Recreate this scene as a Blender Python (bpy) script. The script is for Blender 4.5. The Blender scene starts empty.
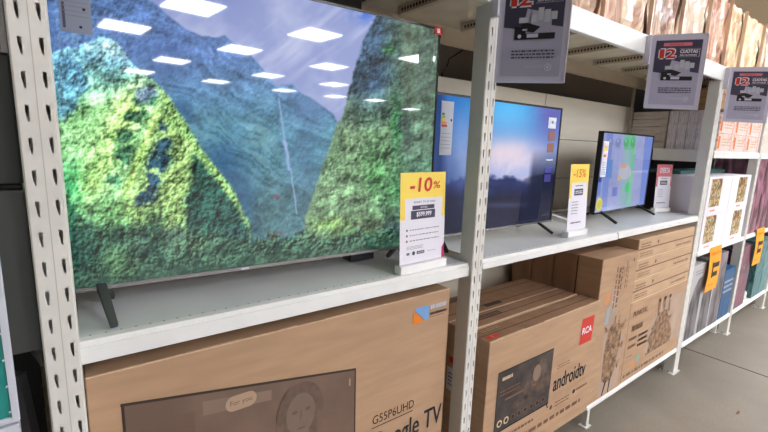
import bpy, bmesh, math, random
import numpy as np
from mathutils import Vector, Matrix
random.seed(4)
C = bpy.context.scene.collection
GZ = 1.59                      # the lens is 1.59 above the floor; heights below are written relative to it
def srgb(r, g, b):
    f = lambda c: (c/255/12.92) if c/255 <= .04045 else ((c/255+.055)/1.055)**2.4
    return (f(r), f(g), f(b), 1)

# ------------------------------------------------------------------ materials
MATS = {}
def mat(name, rgb, rough=.5, metal=0, noise=0, scale=20, emit=0, bump=0, stretch=None, alpha=1, spec=.5, rgb2=None):
    if name in MATS: return MATS[name]
    m = bpy.data.materials.new(name); m.use_nodes = True
    nt = m.node_tree; b = nt.nodes['Principled BSDF']
    c = srgb(*rgb)
    b.inputs['Base Color'].default_value = c
    b.inputs['Roughness'].default_value = rough
    b.inputs['Metallic'].default_value = metal
    b.inputs['Specular IOR Level'].default_value = spec
    if alpha < 1: b.inputs['Alpha'].default_value = alpha
    if emit:
        b.inputs['Emission Color'].default_value = c; b.inputs['Emission Strength'].default_value = emit
    if noise or bump:
        tc = nt.nodes.new('ShaderNodeTexCoord'); n = nt.nodes.new('ShaderNodeTexNoise')
        n.inputs['Scale'].default_value = scale; n.inputs['Detail'].default_value = 6
        mp = nt.nodes.new('ShaderNodeMapping')
        if stretch: mp.inputs['Scale'].default_value = stretch
        nt.links.new(tc.outputs['Object'], mp.inputs['Vector']); nt.links.new(mp.outputs[0], n.inputs['Vector'])
        if noise:
            r = nt.nodes.new('ShaderNodeValToRGB')
            d = srgb(*rgb2) if rgb2 else tuple(max(0, x*(1-noise)) for x in c[:3])+(1,)
            l = c if rgb2 else tuple(min(1, x*(1+noise*.6)) for x in c[:3])+(1,)
            r.color_ramp.elements[0].position = .35; r.color_ramp.elements[1].position = .65
            r.color_ramp.elements[0].color = d; r.color_ramp.elements[1].color = l
            nt.links.new(n.outputs['Fac'], r.inputs[0]); nt.links.new(r.outputs[0], b.inputs['Base Color'])
        if bump:
            bp = nt.nodes.new('ShaderNodeBump'); bp.inputs['Strength'].default_value = bump; bp.inputs['Distance'].default_value = .004
            nt.links.new(n.outputs['Fac'], bp.inputs['Height']); nt.links.new(bp.outputs[0], b.inputs['Normal'])
    MATS[name] = m; return m
def pattern_mat(name, cols, scale, stretch=(1, 1, 1), rough=.35, dist=1.5):
    """printed packaging: a distorted noise read through a ramp of several inks"""
    m = bpy.data.materials.new(name); m.use_nodes = True
    nt = m.node_tree; b = nt.nodes['Principled BSDF']; b.inputs['Roughness'].default_value = rough
    tc = nt.nodes.new('ShaderNodeTexCoord'); mp = nt.nodes.new('ShaderNodeMapping'); mp.inputs['Scale'].default_value = stretch
    n = nt.nodes.new('ShaderNodeTexNoise'); n.inputs['Scale'].default_value = scale; n.inputs['Distortion'].default_value = dist; n.inputs['Detail'].default_value = 3
    r = nt.nodes.new('ShaderNodeValToRGB'); cr = r.color_ramp
    k = len(cols)
    for i, c in enumerate(cols):
        p = .3+.4*i/(k-1)
        e = cr.elements[i] if i < 2 else cr.elements.new(p)
        e.position = p; e.color = srgb(*c)
    nt.links.new(tc.outputs['Object'], mp.inputs[0]); nt.links.new(mp.outputs[0], n.inputs['Vector'])
    nt.links.new(n.outputs['Fac'], r.inputs[0]); nt.links.new(r.outputs[0], b.inputs['Base Color'])
    return m
def picture_mat(name, strength, rough=.03, spec=.5):
    m = bpy.data.materials.new(name); m.use_nodes = True
    nt = m.node_tree; b = nt.nodes['Principled BSDF']
    a = nt.nodes.new('ShaderNodeAttribute'); a.attribute_name = 'picture'
    if strength:
        b.inputs['Base Color'].default_value = (.01, .01, .012, 1)
        nt.links.new(a.outputs['Color'], b.inputs['Emission Color']); b.inputs['Emission Strength'].default_value = strength
    else: nt.links.new(a.outputs['Color'], b.inputs['Base Color'])
    b.inputs['Roughness'].default_value = rough; b.inputs['Specular IOR Level'].default_value = spec
    return m

M_white = mat('white_painted_steel', (222, 220, 214), .38, noise=.05, scale=9)
M_fascia = mat('white_shelf_steel', (236, 237, 236), .35, noise=.03, scale=14)
M_deck = mat('grey_white_shelf_deck', (220, 225, 228), .3, noise=.05, scale=6)
M_under = mat('shelf_underside', (226, 218, 200), .6, noise=.1, scale=8)
M_hole = mat('dark_opening', (22, 22, 24), .8)
M_rear = mat('rear_beam_paint', (206, 192, 170), .5, noise=.06, scale=7)
M_panel = mat('beige_back_panel', (230, 222, 206), .55, noise=.05, scale=3, stretch=(1, 1, 8))
M_dpanel = mat('dark_back_panel', (40, 44, 46), .6, noise=.2, scale=4)
M_card = mat('brown_cardboard', (180, 146, 116), .75, noise=.09, scale=5, stretch=(1, 1, 7), bump=.15)
M_card2 = mat('lighter_cardboard', (192, 160, 128), .75, noise=.1, scale=6, stretch=(1, 1, 5), bump=.15)
M_card3 = mat('darker_cardboard', (146, 112, 86), .8, noise=.12, scale=6, stretch=(3, 3, 1), bump=.15)
M_tape = mat('packing_tape', (178, 146, 112), .25)
M_edge = mat('cut_board_edge', (215, 188, 156), .8, noise=.1, scale=60)
M_black = mat('black_plastic', (16, 16, 18), .3)
M_gun = mat('gunmetal_trim', (150, 147, 150), .3, metal=.6)
M_leg = mat('dark_grey_leg', (78, 78, 82), .35, metal=.3)
M_ink = mat('dark_ink', (58, 44, 36), .7)
M_inkb = mat('black_ink', (32, 30, 34), .6)
M_inkl = mat('faded_brown_ink', (122, 90, 68), .7)
M_inkm = mat('brown_print', (104, 84, 72), .6, noise=.5, scale=24, rgb2=(64, 54, 50))
M_paper = mat('white_paper', (232, 230, 242), .5)
M_yel = mat('yellow_paper', (252, 222, 96), .5)
M_red = mat('red_ink', (206, 54, 42), .5)
M_pink = mat('pink_ink', (222, 120, 138), .5)
M_mag = mat('magenta_ink', (196, 40, 90), .5)
M_navy = mat('navy_ink', (68, 66, 88), .4)
M_lil = mat('lilac_paper', (182, 180, 206), .4, noise=.08, scale=6)
M_lil2 = mat('pale_lilac_paper', (208, 206, 228), .4)
M_acr = mat('clear_acrylic_edge', (214, 214, 232), .15)
M_orange = mat('orange_paper', (250, 166, 34), .5)
M_or2 = mat('orange_ink', (232, 128, 30), .5)
M_blue = mat('blue_ink', (112, 160, 214), .5)
M_teal = mat('teal_board', (22, 138, 132), .4, noise=.06, scale=4)
M_gr = mat('green_ink', (80, 150, 110), .5)
M_lgrey = mat('light_grey_sheet', (196, 200, 212), .45)
M_grey = mat('mid_grey_sheet', (120, 124, 130), .5)

# ------------------------------------------------------------------ mesh helpers
class MB:
    def __init__(s): s.v = []; s.f = []; s.m = []; s.mats = []
    def mi(s, m):
        if m not in s.mats: s.mats.append(m)
        return s.mats.index(m)
    def face(s, pts, m):
        i = len(s.v); s.v += [tuple(p) for p in pts]; s.f.append(tuple(range(i, i+len(pts)))); s.m.append(s.mi(m))
    def box(s, x0, x1, y0, y1, z0, z1, m, top=None, front=None):
        i = len(s.v); k = s.mi(m)
        s.v += [(x, y, z) for z in (z0, z1) for y in (y0, y1) for x in (x0, x1)]
        for n, q in enumerate(((0, 2, 3, 1), (4, 5, 7, 6), (0, 1, 5, 4), (2, 6, 7, 3), (0, 4, 6, 2), (1, 3, 7, 5))):
            s.f.append(tuple(i+a for a in q))
            s.m.append(s.mi(top) if (top and n == 1) else s.mi(front) if (front and n == 2) else k)
    def prism(s, pts, d, m):
        """closed outline pts (3-D) pushed by vector d"""
        n = len(pts); i = len(s.v); k = s.mi(m)
        s.v += [tuple(p) for p in pts]+[tuple(Vector(p)+Vector(d)) for p in pts]
        s.f.append(tuple(range(i, i+n))); s.f.append(tuple(range(i+2*n-1, i+n-1, -1))); s.m += [k, k]
        for j in range(n): s.f.append((i+j, i+n+j, i+n+(j+1) % n, i+(j+1) % n)); s.m.append(k)
    def bar(s, a, b, w, h, m, up=(0, 0, 1), w2=None, h2=None):
        a = Vector(a); b = Vector(b); d = (b-a).normalized(); r = d.cross(Vector(up)).normalized(); u = r.cross(d)
        i = len(s.v); k = s.mi(m)
        for p, ww, hh in ((a, w, h), (b, w2 or w, h2 or h)):
            for sx, sy in ((-1, -1), (1, -1), (1, 1), (-1, 1)): s.v.append(tuple(p+r*sx*ww/2+u*sy*hh/2))
        for q in ((0, 1, 2, 3), (7, 6, 5, 4), (0, 4, 5, 1), (1, 5, 6, 2), (2, 6, 7, 3), (3, 7, 4, 0)):
            s.f.append(tuple(i+a_ for a_ in q)); s.m.append(k)
    def tube(s, pts, r, m, n=8):
        pts = [Vector(p) for p in pts]; i = len(s.v); k = s.mi(m)
        for j, p in enumerate(pts):
            d = (pts[min(j+1, len(pts)-1)]-pts[max(j-1, 0)]).normalized()
            a = d.cross(Vector((0, 0, 1)) if abs(d.z) < .9 else Vector((1, 0, 0))).normalized(); b = d.cross(a)
            for t in range(n):
                th = 2*math.pi*t/n; s.v.append(tuple(p+(a*math.cos(th)+b*math.sin(th))*r))
        for j in range(len(pts)-1):
            for t in range(n):
                s.f.append((i+j*n+t, i+j*n+(t+1) % n, i+(j+1)*n+(t+1) % n, i+(j+1)*n+t)); s.m.append(k)
        s.f.append(tuple(i+t for t in range(n))); s.m.append(k)
        s.f.append(tuple(i+(len(pts)-1)*n+t for t in reversed(range(n)))); s.m.append(k)
    def build(s, name, parent=None, origin=None, bevel=0, smooth=False, recalc=True):
        """everything is written lens-relative in height; lifted to the floor datum here"""
        o3 = Vector(parent['_o']) if parent else Vector(origin if origin else (0, 0, 0))
        me = bpy.data.meshes.new(name)
        off = Vector((0, 0, GZ))-o3
        me.from_pydata([tuple(Vector(p)+off) for p in s.v], [], s.f)
        for m in s.mats: me.materials.append(m)
        me.polygons.foreach_set('material_index', s.m)
        if recalc:
            bm = bmesh.new(); bm.from_mesh(me); bmesh.ops.remove_doubles(bm, verts=bm.verts, dist=1e-6)
            bmesh.ops.recalc_face_normals(bm, faces=bm.faces); bm.to_mesh(me); bm.free()
        if smooth: me.polygons.foreach_set('use_smooth', [True]*len(me.polygons))
        me.update()
        o = bpy.data.objects.new(name, me); C.objects.link(o)
        if parent: o.parent = parent
        else: o.location = o3
        o['_o'] = tuple(o3)
        if bevel:
            b = o.modifiers.new('bevel', 'BEVEL'); b.width = bevel; b.segments = 2; b.limit_method = 'ANGLE'
        return o
def tag(o, label=None, cat=None, group=None, kind=None):
    if label: o['label'] = label
    if cat: o['category'] = cat
    if group: o['group'] = group
    if kind: o['kind'] = kind
    return o
def empty(name, x, y, z):
    o = bpy.data.objects.new(name, None); C.objects.link(o); o.location = (x, y, z+GZ); o.empty_display_size = .05
    o['_o'] = (x, y, z+GZ); return o
def dup(root, d, **kw):
    r = root.copy(); C.objects.link(r); r.location = Vector(root.location)+Vector(d)
    def kids(a, b):
        for ch in list(a.children):
            c = ch.copy(); C.objects.link(c); c.parent = b; kids(ch, c)
    kids(root, r); tag(r, **kw); return r

# text outlines, cached and fitted into rectangles
_T = {}
def glyphs(s):
    if s in _T: return _T[s]
    cu = bpy.data.curves.new('text', 'FONT'); cu.body = s; cu.size = 1; cu.resolution_u = 3
    o = bpy.data.objects.new('text', cu); C.objects.link(o); bpy.context.view_layer.update()
    me = o.evaluated_get(bpy.context.evaluated_depsgraph_get()).to_mesh()
    vs = [(v.co.x, v.co.y) for v in me.vertices]; fs = [tuple(p.vertices) for p in me.polygons]
    o.evaluated_get(bpy.context.evaluated_depsgraph_get()).to_mesh_clear()
    bpy.data.objects.remove(o); bpy.data.curves.remove(cu)
    xs = [v[0] for v in vs]; ys = [v[1] for v in vs]; x0, x1, y0, y1 = min(xs), max(xs), min(ys), max(ys)
    _T[s] = ([((x-x0)/(x1-x0), (y-y0)/(y1-y0)) for x, y in vs], fs); return _T[s]
class Face:
    """a flat surface to print on: origin, right, up; ink is laid a hair above it"""
    def __init__(s, o, u, v, mb):
        s.o = Vector(o); s.u = Vector(u).normalized(); s.v = Vector(v).normalized(); s.n = s.u.cross(s.v).normalized(); s.mb = mb; s.k = 0
    def P(s, a, b, l): return s.o+s.u*a+s.v*b+s.n*(l+s.k*.00001)
    def poly(s, pts, m, l=1):
        s.k += 1; s.mb.face([s.P(a, b, .0006*l) for a, b in pts], m)
    def rect(s, a0, b0, a1, b1, m, l=1): s.poly([(a0, b0), (a1, b0), (a1, b1), (a0, b1)], m, l)
    def disc(s, a, b, r, m, l=1, ry=None, n=20): s.poly([(a+r*math.cos(t*2*math.pi/n), b+(ry or r)*math.sin(t*2*math.pi/n)) for t in range(n)], m, l)
    def line(s, a0, b0, a1, b1, w, m, l=1):
        d = Vector((a1-a0, b1-b0)).normalized(); p = Vector((-d.y, d.x))*w/2
        s.poly([(a0-p.x, b0-p.y), (a1-p.x, b1-p.y), (a1+p.x, b1+p.y), (a0+p.x, b0+p.y)], m, l)
    def text(s, t, a0, b0, a1, b1, m, l=2, shear=0, bold=0):
        s.k += 1; vs, fs = glyphs(t); k = s.mb.mi(m)
        for q, (dx, dy) in enumerate([(0, 0)] if not bold else [(0, 0), (bold, 0), (0, bold), (bold, bold), (-bold, 0), (0, -bold)]):
            i = len(s.mb.v)
            s.mb.v += [tuple(s.P(a0+(a1-a0)*x+shear*y*(b1-b0)+dx, b0+(b1-b0)*y+dy, .0006*l+.00005*q)) for x, y in vs]
            s.mb.f += [tuple(i+a for a in f) for f in fs]; s.mb.m += [k]*len(fs)
    def bars(s, a0, b0, a1, b1, rows, m, l=2, fill=.5, seed=0):
        """several lines of small print too fine to read"""
        rd = random.Random(seed); h = (b1-b0)/rows
        for r in range(rows):
            a = a0; y = b1-(r+1)*h
            while a < a1:
                w = rd.uniform(.02, .09)*(a1-a0)*1.2; w = min(w, a1-a)
                s.rect(a, y+h*(1-fill)/2, a+w, y+h*(1+fill)/2, m, l); s.k -= 1; a += w+.025*(a1-a0)
def front(x, y, z, mb): return Face((x, y, z), (1, 0, 0), (0, 0, 1), mb)       # faces the aisle
def ink(mb, parent, name='printed_artwork', label=None):
    o = mb.build(name, parent, recalc=False)
    if label: o['label'] = label
    return o

# ------------------------------------------------------------------ lens
f_, yaw, pit, rol = 420.726, .6385818, -.1724716, .0336408
Fv = Vector((math.sin(yaw)*math.cos(pit), math.cos(yaw)*math.cos(pit), math.sin(pit)))
Rv = Vector((math.cos(yaw), -math.sin(yaw), 0)); Uv = Rv.cross(Fv)
R2 = Rv*math.cos(rol)+Uv*math.sin(rol); U2 = -Rv*math.sin(rol)+Uv*math.cos(rol)
cd = bpy.data.cameras.new('camera'); cam = bpy.data.objects.new('camera', cd); C.objects.link(cam)
mw = Matrix((R2, U2, -Fv)).transposed().to_4x4(); mw.translation = (0, 0, GZ); cam.matrix_world = mw
cd.sensor_width = 36; cd.lens = f_*36/768; cd.clip_start = .05; cd.clip_end = 200
bpy.context.scene.camera = cam

# ------------------------------------------------------------------ the hall
def concrete():
    m = bpy.data.materials.new('polished_concrete'); m.use_nodes = True; nt = m.node_tree; b = nt.nodes['Principled BSDF']
    tc = nt.nodes.new('ShaderNodeTexCoord')
    n1 = nt.nodes.new('ShaderNodeTexNoise'); n1.inputs['Scale'].default_value = 1.3; n1.inputs['Detail'].default_value = 7
    n2 = nt.nodes.new('ShaderNodeTexNoise'); n2.inputs['Scale'].default_value = 60; n2.inputs['Detail'].default_value = 4
    r = nt.nodes.new('ShaderNodeValToRGB'); r.color_ramp.elements[0].color = srgb(130, 122, 112); r.color_ramp.elements[1].color = srgb(160, 151, 139)
    r.color_ramp.elements[0].position = .3; r.color_ramp.elements[1].position = .7
    mx = nt.nodes.new('ShaderNodeMix'); mx.data_type = 'RGBA'; mx.blend_type = 'MULTIPLY'; mx.inputs[0].default_value = .25
    nt.links.new(tc.outputs['Object'], n1.inputs['Vector']); nt.links.new(tc.outputs['Object'], n2.inputs['Vector'])
    nt.links.new(n1.outputs['Fac'], r.inputs[0]); nt.links.new(r.outputs[0], mx.inputs[6]); nt.links.new(n2.outputs['Fac'], mx.inputs[7])
    nt.links.new(mx.outputs[2], b.inputs['Base Color']); b.inputs['Roughness'].default_value = .42
    return m
mb = MB(); Mf = concrete(); Mj = mat('floor_joint', (70, 62, 54), .9)
mb.box(-14, 34, -26, 8, -1.69, -1.59, Mf)
mb.box(3.96, 3.975, -26, 8, -1.5901, -1.5894, Mj)
tag(mb.build('floor', recalc=False), kind='structure')
mb = MB(); Mc = mat('cream_ceiling', (226, 206, 176), .9, noise=.03, scale=2)
mb.box(-14, 34, -26, 8, 2.3, 2.42, Mc); tag(mb.build('ceiling'), kind='structure')
mb = MB(); mb.box(-14, 34, 3.6, 3.75, -1.59, 2.3, mat('far_wall', (120, 112, 100), .8, noise=.08, scale=1.5)); tag(mb.build('wall_back'), kind='structure')
Mw = mat('hall_wall', (112, 108, 102), .9, noise=.05, scale=1)
mb = MB(); mb.box(-14.1, -14, -26, 3.6, -1.59, 2.3, Mw); tag(mb.build('wall_left'), kind='structure')
mb = MB(); mb.box(-14, 34, -26.1, -26, -1.59, 2.3, Mw); tag(mb.build('wall_front'), kind='structure')
mb = MB(); mb.box(34, 34.1, -26, 3.6, -1.59, 2.3, Mw); tag(mb.build('wall_right'), kind='structure')

# ceiling light panels: the grid of the hall, partly seen again as reflections in the television glass
LIGHTS = [(.319, -8.877), (1.347, -6.297), (2.925, -9.592), (3.88, -6.812), (1.613, -12.742), (3.648, -16.898), (4.85, -13.594),
          (5.785, -10.284), (6.846, -17.758), (7.694, -14.011), (9.719, -18.233), (7.191, -7.374), (12.185, -18.329), (16.939, -21.6), (.844, -16.197),
          (-1.3, -5.6), (4.95, -3.9), (2.15, -3.2), (7.7, -4.6), (10.2, -5.2), (5.9, -.9), (8.6, -1.6), (9.9, -8.0),  # from here on unseen panels, added along the grid to brighten the rack
          (11.6, -2.2), (14.5, -3.0), (13, -9), (6.9, 2.2), (10.0, 1.6)]
M_lamp = mat('lit_diffuser', (246, 249, 255), .5, emit=36); M_frame = mat('lamp_frame', (235, 232, 226), .5)
lp = None
WHERE = ['second row from the rack', 'third row', 'fourth row', 'fifth row']
for i, (x, y) in enumerate(LIGHTS):
    if lp is None:
        lp = empty('ceiling_light', x, y, 2.3)
        a = MB(); a.box(x-.44, x+.44, y-.47, y+.47, 2.282, 2.3, M_frame); a.build('frame', lp)
        a = MB(); a.box(x-.42, x+.42, y-.45, y+.45, 2.272, 2.282, M_lamp); a.build('diffuser', lp)
        lp.rotation_euler.z = math.radians(-11); o = lp
    else: o = dup(lp, (x-LIGHTS[0][0], y-LIGHTS[0][1], 0))
    tag(o, 'square white lit ceiling panel of the hall, some mirrored in the big television, some added for light', 'ceiling light', 'square light panels in the store ceiling')

# ------------------------------------------------------------------ rack uprights
def slotted_face(mb, x0, x1, y, z0, z1, cols, pitch, m, phase=0):
    """front steel face with real keyhole slots"""
    edges = [x0]+[(cols[i]+cols[i+1])/2 for i in range(len(cols)-1)]+[x1]
    n = int((z1-z0)/pitch); top = z1
    for r in range(n+1):
        zt = z1-r*pitch; zb = max(z0, zt-pitch)
        for c, cx in enumerate(cols):
            xa, xb = edges[c], edges[c+1]; zc = (zt+zb)/2+.002*c
            if zt-zb < pitch*.9:
                mb.face([(xa, y, zb), (xb, y, zb), (xb, y, zt), (xa, y, zt)], m); continue
            out = [(xa, zb), (xb, zb), (xb, zc), (xb, zt), (xa, zt), (xa, zc)]
            inn = [(cx-.0002, zc-.0155), (cx+.0026, zc-.0155), (cx+.0032, zc-.001), (cx+.0032, zc+.013), (cx-.0028, zc+.013), (cx-.0028, zc+.001)]
            for k in range(6):
                k2 = (k+1) % 6
                mb.face([(out[k][0], y, out[k][1]), (out[k2][0], y, out[k2][1]), (inn[k2][0], y, inn[k2][1]), (inn[k][0], y, inn[k][1])], m)
                mb.face([(inn[k][0], y, inn[k][1]), (inn[k2][0], y, inn[k2][1]), (inn[k2][0], y+.002, inn[k2][1]), (inn[k][0], y+.002, inn[k][1])], m)
def upright(x1, y0, label, group, ztop=.467, M_white=M_white, wd=.058, d=.064, cols=None):
    x0 = x1-wd
    o = empty('rack_upright', (x0+x1)/2, y0+d/2, -1.59)
    a = MB(); slotted_face(a, x0+.003, x1-.003, y0, -1.585, ztop, cols or [x0+.0155, x1-.0125], .058, M_white)
    # folded sides, chamfered front corners, back, crease along the front
    for (xa, ya), (xb, yb) in (((x0+.003, y0), (x0, y0+.003)), ((x0, y0+.003), (x0, y0+d)), ((x0, y0+d), (x1, y0+d)), ((x1, y0+d), (x1, y0+.003)), ((x1, y0+.003), (x1-.003, y0))):
        a.face([(xa, ya, -1.585), (xb, yb, -1.585), (xb, yb, ztop), (xa, ya, ztop)], M_white)
    a.face([(x0, y0+.003, ztop), (x1, y0+.003, ztop), (x1, y0+d, ztop), (x0, y0+d, ztop)], M_white)
    xm = (x0+x1)/2+.002
    a.box(xm-.0008, xm+.0008, y0-.0005, y0+.0002, -1.585, ztop, mat('crease_grey', (190, 188, 182), .5))
    a.build('post', o)
    a = MB(); a.box(x0-.025, x1+.012, y0-.012, y0+d+.02, -1.59, -1.585, M_white)
    for bx, by in ((x0-.014, y0+.03), (x0-.014, y0+.07)): a.tube([(bx, by, -1.585), (bx, by, -1.576)], .006, M_gun, 6)
    a.build('foot_plate', o)
    return tag(o, label, 'rack post', group)
u = upright(-.016, 1.0, 'slotted white rack post at the left, in front of the big television', 'front posts')
PX = [-.016, 1.212, 3.513, 4.66, 5.81]
for x, l in zip(PX[1:], ['slotted white rack post between the first and second televisions, grey sided', 'slotted white rack post beside the white boxes with food pictures, right of the smallest television',
                         'slotted white rack post between the food boxes and the mauve cartons', 'farthest slotted white rack post at the right edge']):
    if x == 3.513: upright(3.496, 1.0, l, 'front posts', wd=.082)
    else: dup(u, (x-PX[0], 0, 0), label=l, cat='rack post', group='front posts')
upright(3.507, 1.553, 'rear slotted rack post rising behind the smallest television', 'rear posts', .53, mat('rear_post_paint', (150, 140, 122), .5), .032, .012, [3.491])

# ------------------------------------------------------------------ shelves
def shelf(x0, x1, yf, yb, zt, zb, label, holes=True, roof=False, group=None, lip=M_fascia):
    o = empty('rack_shelf', (x0+x1)/2, (yf+yb)/2, zb)
    a = MB()
    a.box(x0, x1, yf+.022, yb, zt-.012, zt-.0015, M_under, top=M_deck)
    a.build('deck', o)
    a = MB()                                                # rolled front lip
    prof = [(yf+.03, zt-.003), (yf+.03, zt), (yf+.006, zt), (yf+.005, zt-.003), (yf+.005, zt-.012), (yf, zt-.0125), (yf, zb+.002), (yf+.003, zb), (yf+.02, zb), (yf+.02, zb+.003), (yf+.004, zb+.004), (yf+.004, zt-.006)]
    a.prism([(x0, y, z) for y, z in prof], (x1-x0, 0, 0), lip)
    a.build('front_lip', o)
    if holes:
        a = MB(); x = x0+.02
        while x < x1-.02:
            a.box(x-.0022, x+.0022, yf+.033, yf+.0365, zt-.0014, zt-.0009, M_grey); x += .0285
        a.build('perforation', o)
    a = MB(); a.box(x0, x1, yb-.004, yb, zb, zt, M_rear); a.box(x0, x1, yb-.02, yb-.004, zb, zb+.004, M_rear); a.build('rear_lip', o)
    if not roof:
        for xx in (x0, x1-.004):
            a = MB(); a.box(xx, xx+.004, yf+.022, yb-.005, zb+.004, zt-.0125, M_fascia); a.build('end_flange', o)
    if roof:
        n = max(1, int(round((x1-x0)/.37))); step = (x1-x0)/n
        for i in range(n):
            xx = x0+step*(i+.85); r = MB()
            zr = zt-.045
            r.box(xx-.011, xx+.011, yf+.022, yb-.09, zr, zt-.0125, M_rear)
            y = yf+.03
            while y < yb-.11:
                r.box(xx-.0118, xx+.0118, y, y+.009, zr+.010, zt-.024, M_hole); y += .018
            r.tube([(xx, yb-.095, zr-.004), (xx, yb-.095, zr+.02)], .008, M_white, 8)
            r.build('reinforcing_rib', o)
    return tag(o, label, 'shelf', group)
shelf(-.017, 1.153, 1.015, 1.55, -.428, -.478, 'white steel shelf under the big television with the mountain picture', group='display shelves')
shelf(1.213, 2.270, 1.0, 1.55, -.42, -.459, 'white steel shelf under the second television with the blue sky picture', group='display shelves')
shelf(2.280, 3.412, 1.0, 1.55, -.42, -.457, 'white steel shelf under the smallest television, right of the shelf joint', group='display shelves')
shelf(-.017, 1.153, 1.015, 1.55, -1.385, -1.42, 'bottom shelf of the left bay under the big television carton', holes=False)
shelf(1.213, 2.165, 1.02, 1.55, -1.385, -1.42, 'bottom shelf carrying the carton with the red logo', holes=False)
sh1 = shelf(2.175, 3.412, 1.0, 1.55, -1.385, -1.418, 'narrow white bottom shelf under the giraffe cartons', holes=False)
shelf(1.156, 2.36, 1.0, 1.55, .562, .469, 'white top shelf over the second television, perforated ribs below', False, True)
shelf(2.365, 3.484, 1.0, 1.55, .562, .469, 'white top shelf over the smallest television, behind the middle hanging sign', False, True)
shelf(1.0, 1.153, 1.0, 1.55, .562, .469, 'short piece of beige rack shelf above the right corner of the big television', False, True)
for x0, x1, w in ((3.514, 4.601, 'food box'), (4.661, 5.751, 'mauve carton'), (5.811, 6.95, 'farthest')):
    shelf(x0-.027, x1+.03, 1.0, 1.55, .562, .469, 'white top shelf of the %s bay' % w, False, True)
    shelf(x0, x1, 1.0, 1.38, .022, -.03, 'upper white shelf of the %s bay' % w, False)
    shelf(x0, x1, 1.0, 1.5, -.69, -.725, 'lower white shelf of the %s bay, with the orange tag' % w if w != 'farthest' else 'lower white shelf of the farthest bay', False)
    sh = shelf(x0, x1, 1.0, 1.5, -1.385, -1.418, 'bottom white shelf of the %s bay, close to the floor' % w, False)
    if w == 'food box': sh2 = sh
def stub(x, y, label):
    a = MB(); a.bar((x, y, -1.42), (x, y, -1.585), .028, .028, M_white, up=(0, 1, 0)); a.box(x-.03, x+.03, y-.025, y+.025, -1.59, -1.585, M_white)
    a.build('foot', label, bevel=.002)
o = MB(); o.box(3.499, 3.511, 1.085, 1.375, -.06, .026, M_fascia)
tag(o.build('side_rail', origin=(3.505, 1.2, 1.5), bevel=.002), 'white side rail across the end of the upper shelf, left of the third post', 'rail')
stub(2.30, 1.06, sh1); stub(4.57, 1.085, sh2)
# rear panels
def bpanel(x0, x1, z0, z1, y, m, label, group):
    a = MB(); a.box(x0+.002, x1-.002, y, y+.012, z0+.002, z1-.002, m)
    tag(a.build('back_panel', origin=((x0+x1)/2, y, z0+GZ), bevel=.003), label, 'back panel', group)
xs = [-.9, .3, 1.3, 2.42, 3.62]
rows = [(-.42, -.2), (-.2, .06), (.06, .337)]
for i in range(4):
    for j, (a0, a1) in enumerate(rows):
        bpanel(xs[i], xs[i+1], a0, a1, 1.6, M_panel, '%s beige rear panel behind %s' % (['bottom', 'middle', 'top'][j], ['the left of the big television', 'the right of the big television', 'the second television', 'the smallest television'][i]), 'beige rear panels')
for x0, x1, w in ((-.9, 1.2, 'big television carton'), (1.2, 3.62, 'cartons with the red logo')):
    bpanel(x0, x1, -1.38, -.46, 1.62, M_panel, 'beige rear panel low down behind the %s' % w, 'low rear panels')
for x0, x1, w in ((3.63, 4.6, 'food'), (4.66, 5.75, 'mauve carton'), (5.81, 6.95, 'farthest')):
    bpanel(x0, x1, -1.4, .55, 1.62, M_dpanel, 'dark rear panel of the %s bay' % w, 'dark rear panels')
a = MB(); a.box(-1.2, 9, 1.95, 2.0, -.4, 1.2, mat('dim_gap_backing', (98, 92, 84), .8, noise=.1, scale=3)); a.box(-1.2, 1.2, 1.7, 1.74, .33, 1.3, mat('black_void_backing', (26, 25, 26), .8))  # dark sheets added where the gap behind the rack is only unlit
tag(a.build('back_panel', origin=(1, 1.97, 1.2)), 'added dim grey backing for the unlit gap before the facing rack, seen over the beige panels', 'back panel')
a = MB(); a.bar((.86, 1.62, .62), (1.02, 1.56, .66), .014, .014, M_white)
tag(a.build('brace', origin=(.9, 1.6, 2.1)), 'thin pale diagonal brace above the big television', 'brace')
a = MB(); pts = [(1.64, 1.553, .50), (1.64, 1.60, .47), (1.62, 1.66, .44), (1.60, 1.65, .40), (1.565, 1.65, .36), (1.555, 1.65, .30)]
a.tube(pts, .005, M_black); tag(a.build('cable', origin=(1.6, 1.65, 1.9), smooth=True), 'black cable hanging in the dark gap above the beige panel', 'cable')

# ------------------------------------------------------------------ picture painting (numpy, on the flat screens)
def vnoise(x, y, seed=0):
    xi = np.floor(x).astype(np.int64); yi = np.floor(y).astype(np.int64); fx = x-xi; fy = y-yi
    fx = fx*fx*(3-2*fx); fy = fy*fy*(3-2*fy)
    def h(a, b):
        n = (a*374761393+b*668265263+seed*974634777) & 0xffffffff
        n = ((n ^ (n >> 13))*1274126177) & 0xffffffff
        return ((n ^ (n >> 16)) & 0xffff)/65535.
    return (h(xi, yi)*(1-fx)+h(xi+1, yi)*fx)*(1-fy)+(h(xi, yi+1)*(1-fx)+h(xi+1, yi+1)*fx)*fy
def fbm(x, y, s, o=4, seed=0):
    t = 0; a = 1; n = 0
    for k in range(o): t = t+a*vnoise(x/s*2**k, y/s*2**k, seed+k*7); n += a; a *= .6
    return t/n
def pmask(x, y, pts, soft=0):
    m = np.zeros(x.shape, bool); n = len(pts)
    for i in range(n):
        x0, y0 = pts[i]; x1, y1 = pts[(i+1) % n]
        if y0 == y1: continue
        c = ((y0 > y) != (y1 > y)) & (x < (x1-x0)*(y-y0)/(y1-y0)+x0); m ^= c
    return m
def lay(img, mask, col):
    m = mask.astype(float)[..., None]; col = np.asarray(col, float)
    img[:] = img*(1-m)+col*m
def blob(x, y, cx, cy, rx, ry): return np.exp(-(((x-cx)/rx)**2+((y-cy)/ry)**2))
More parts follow.
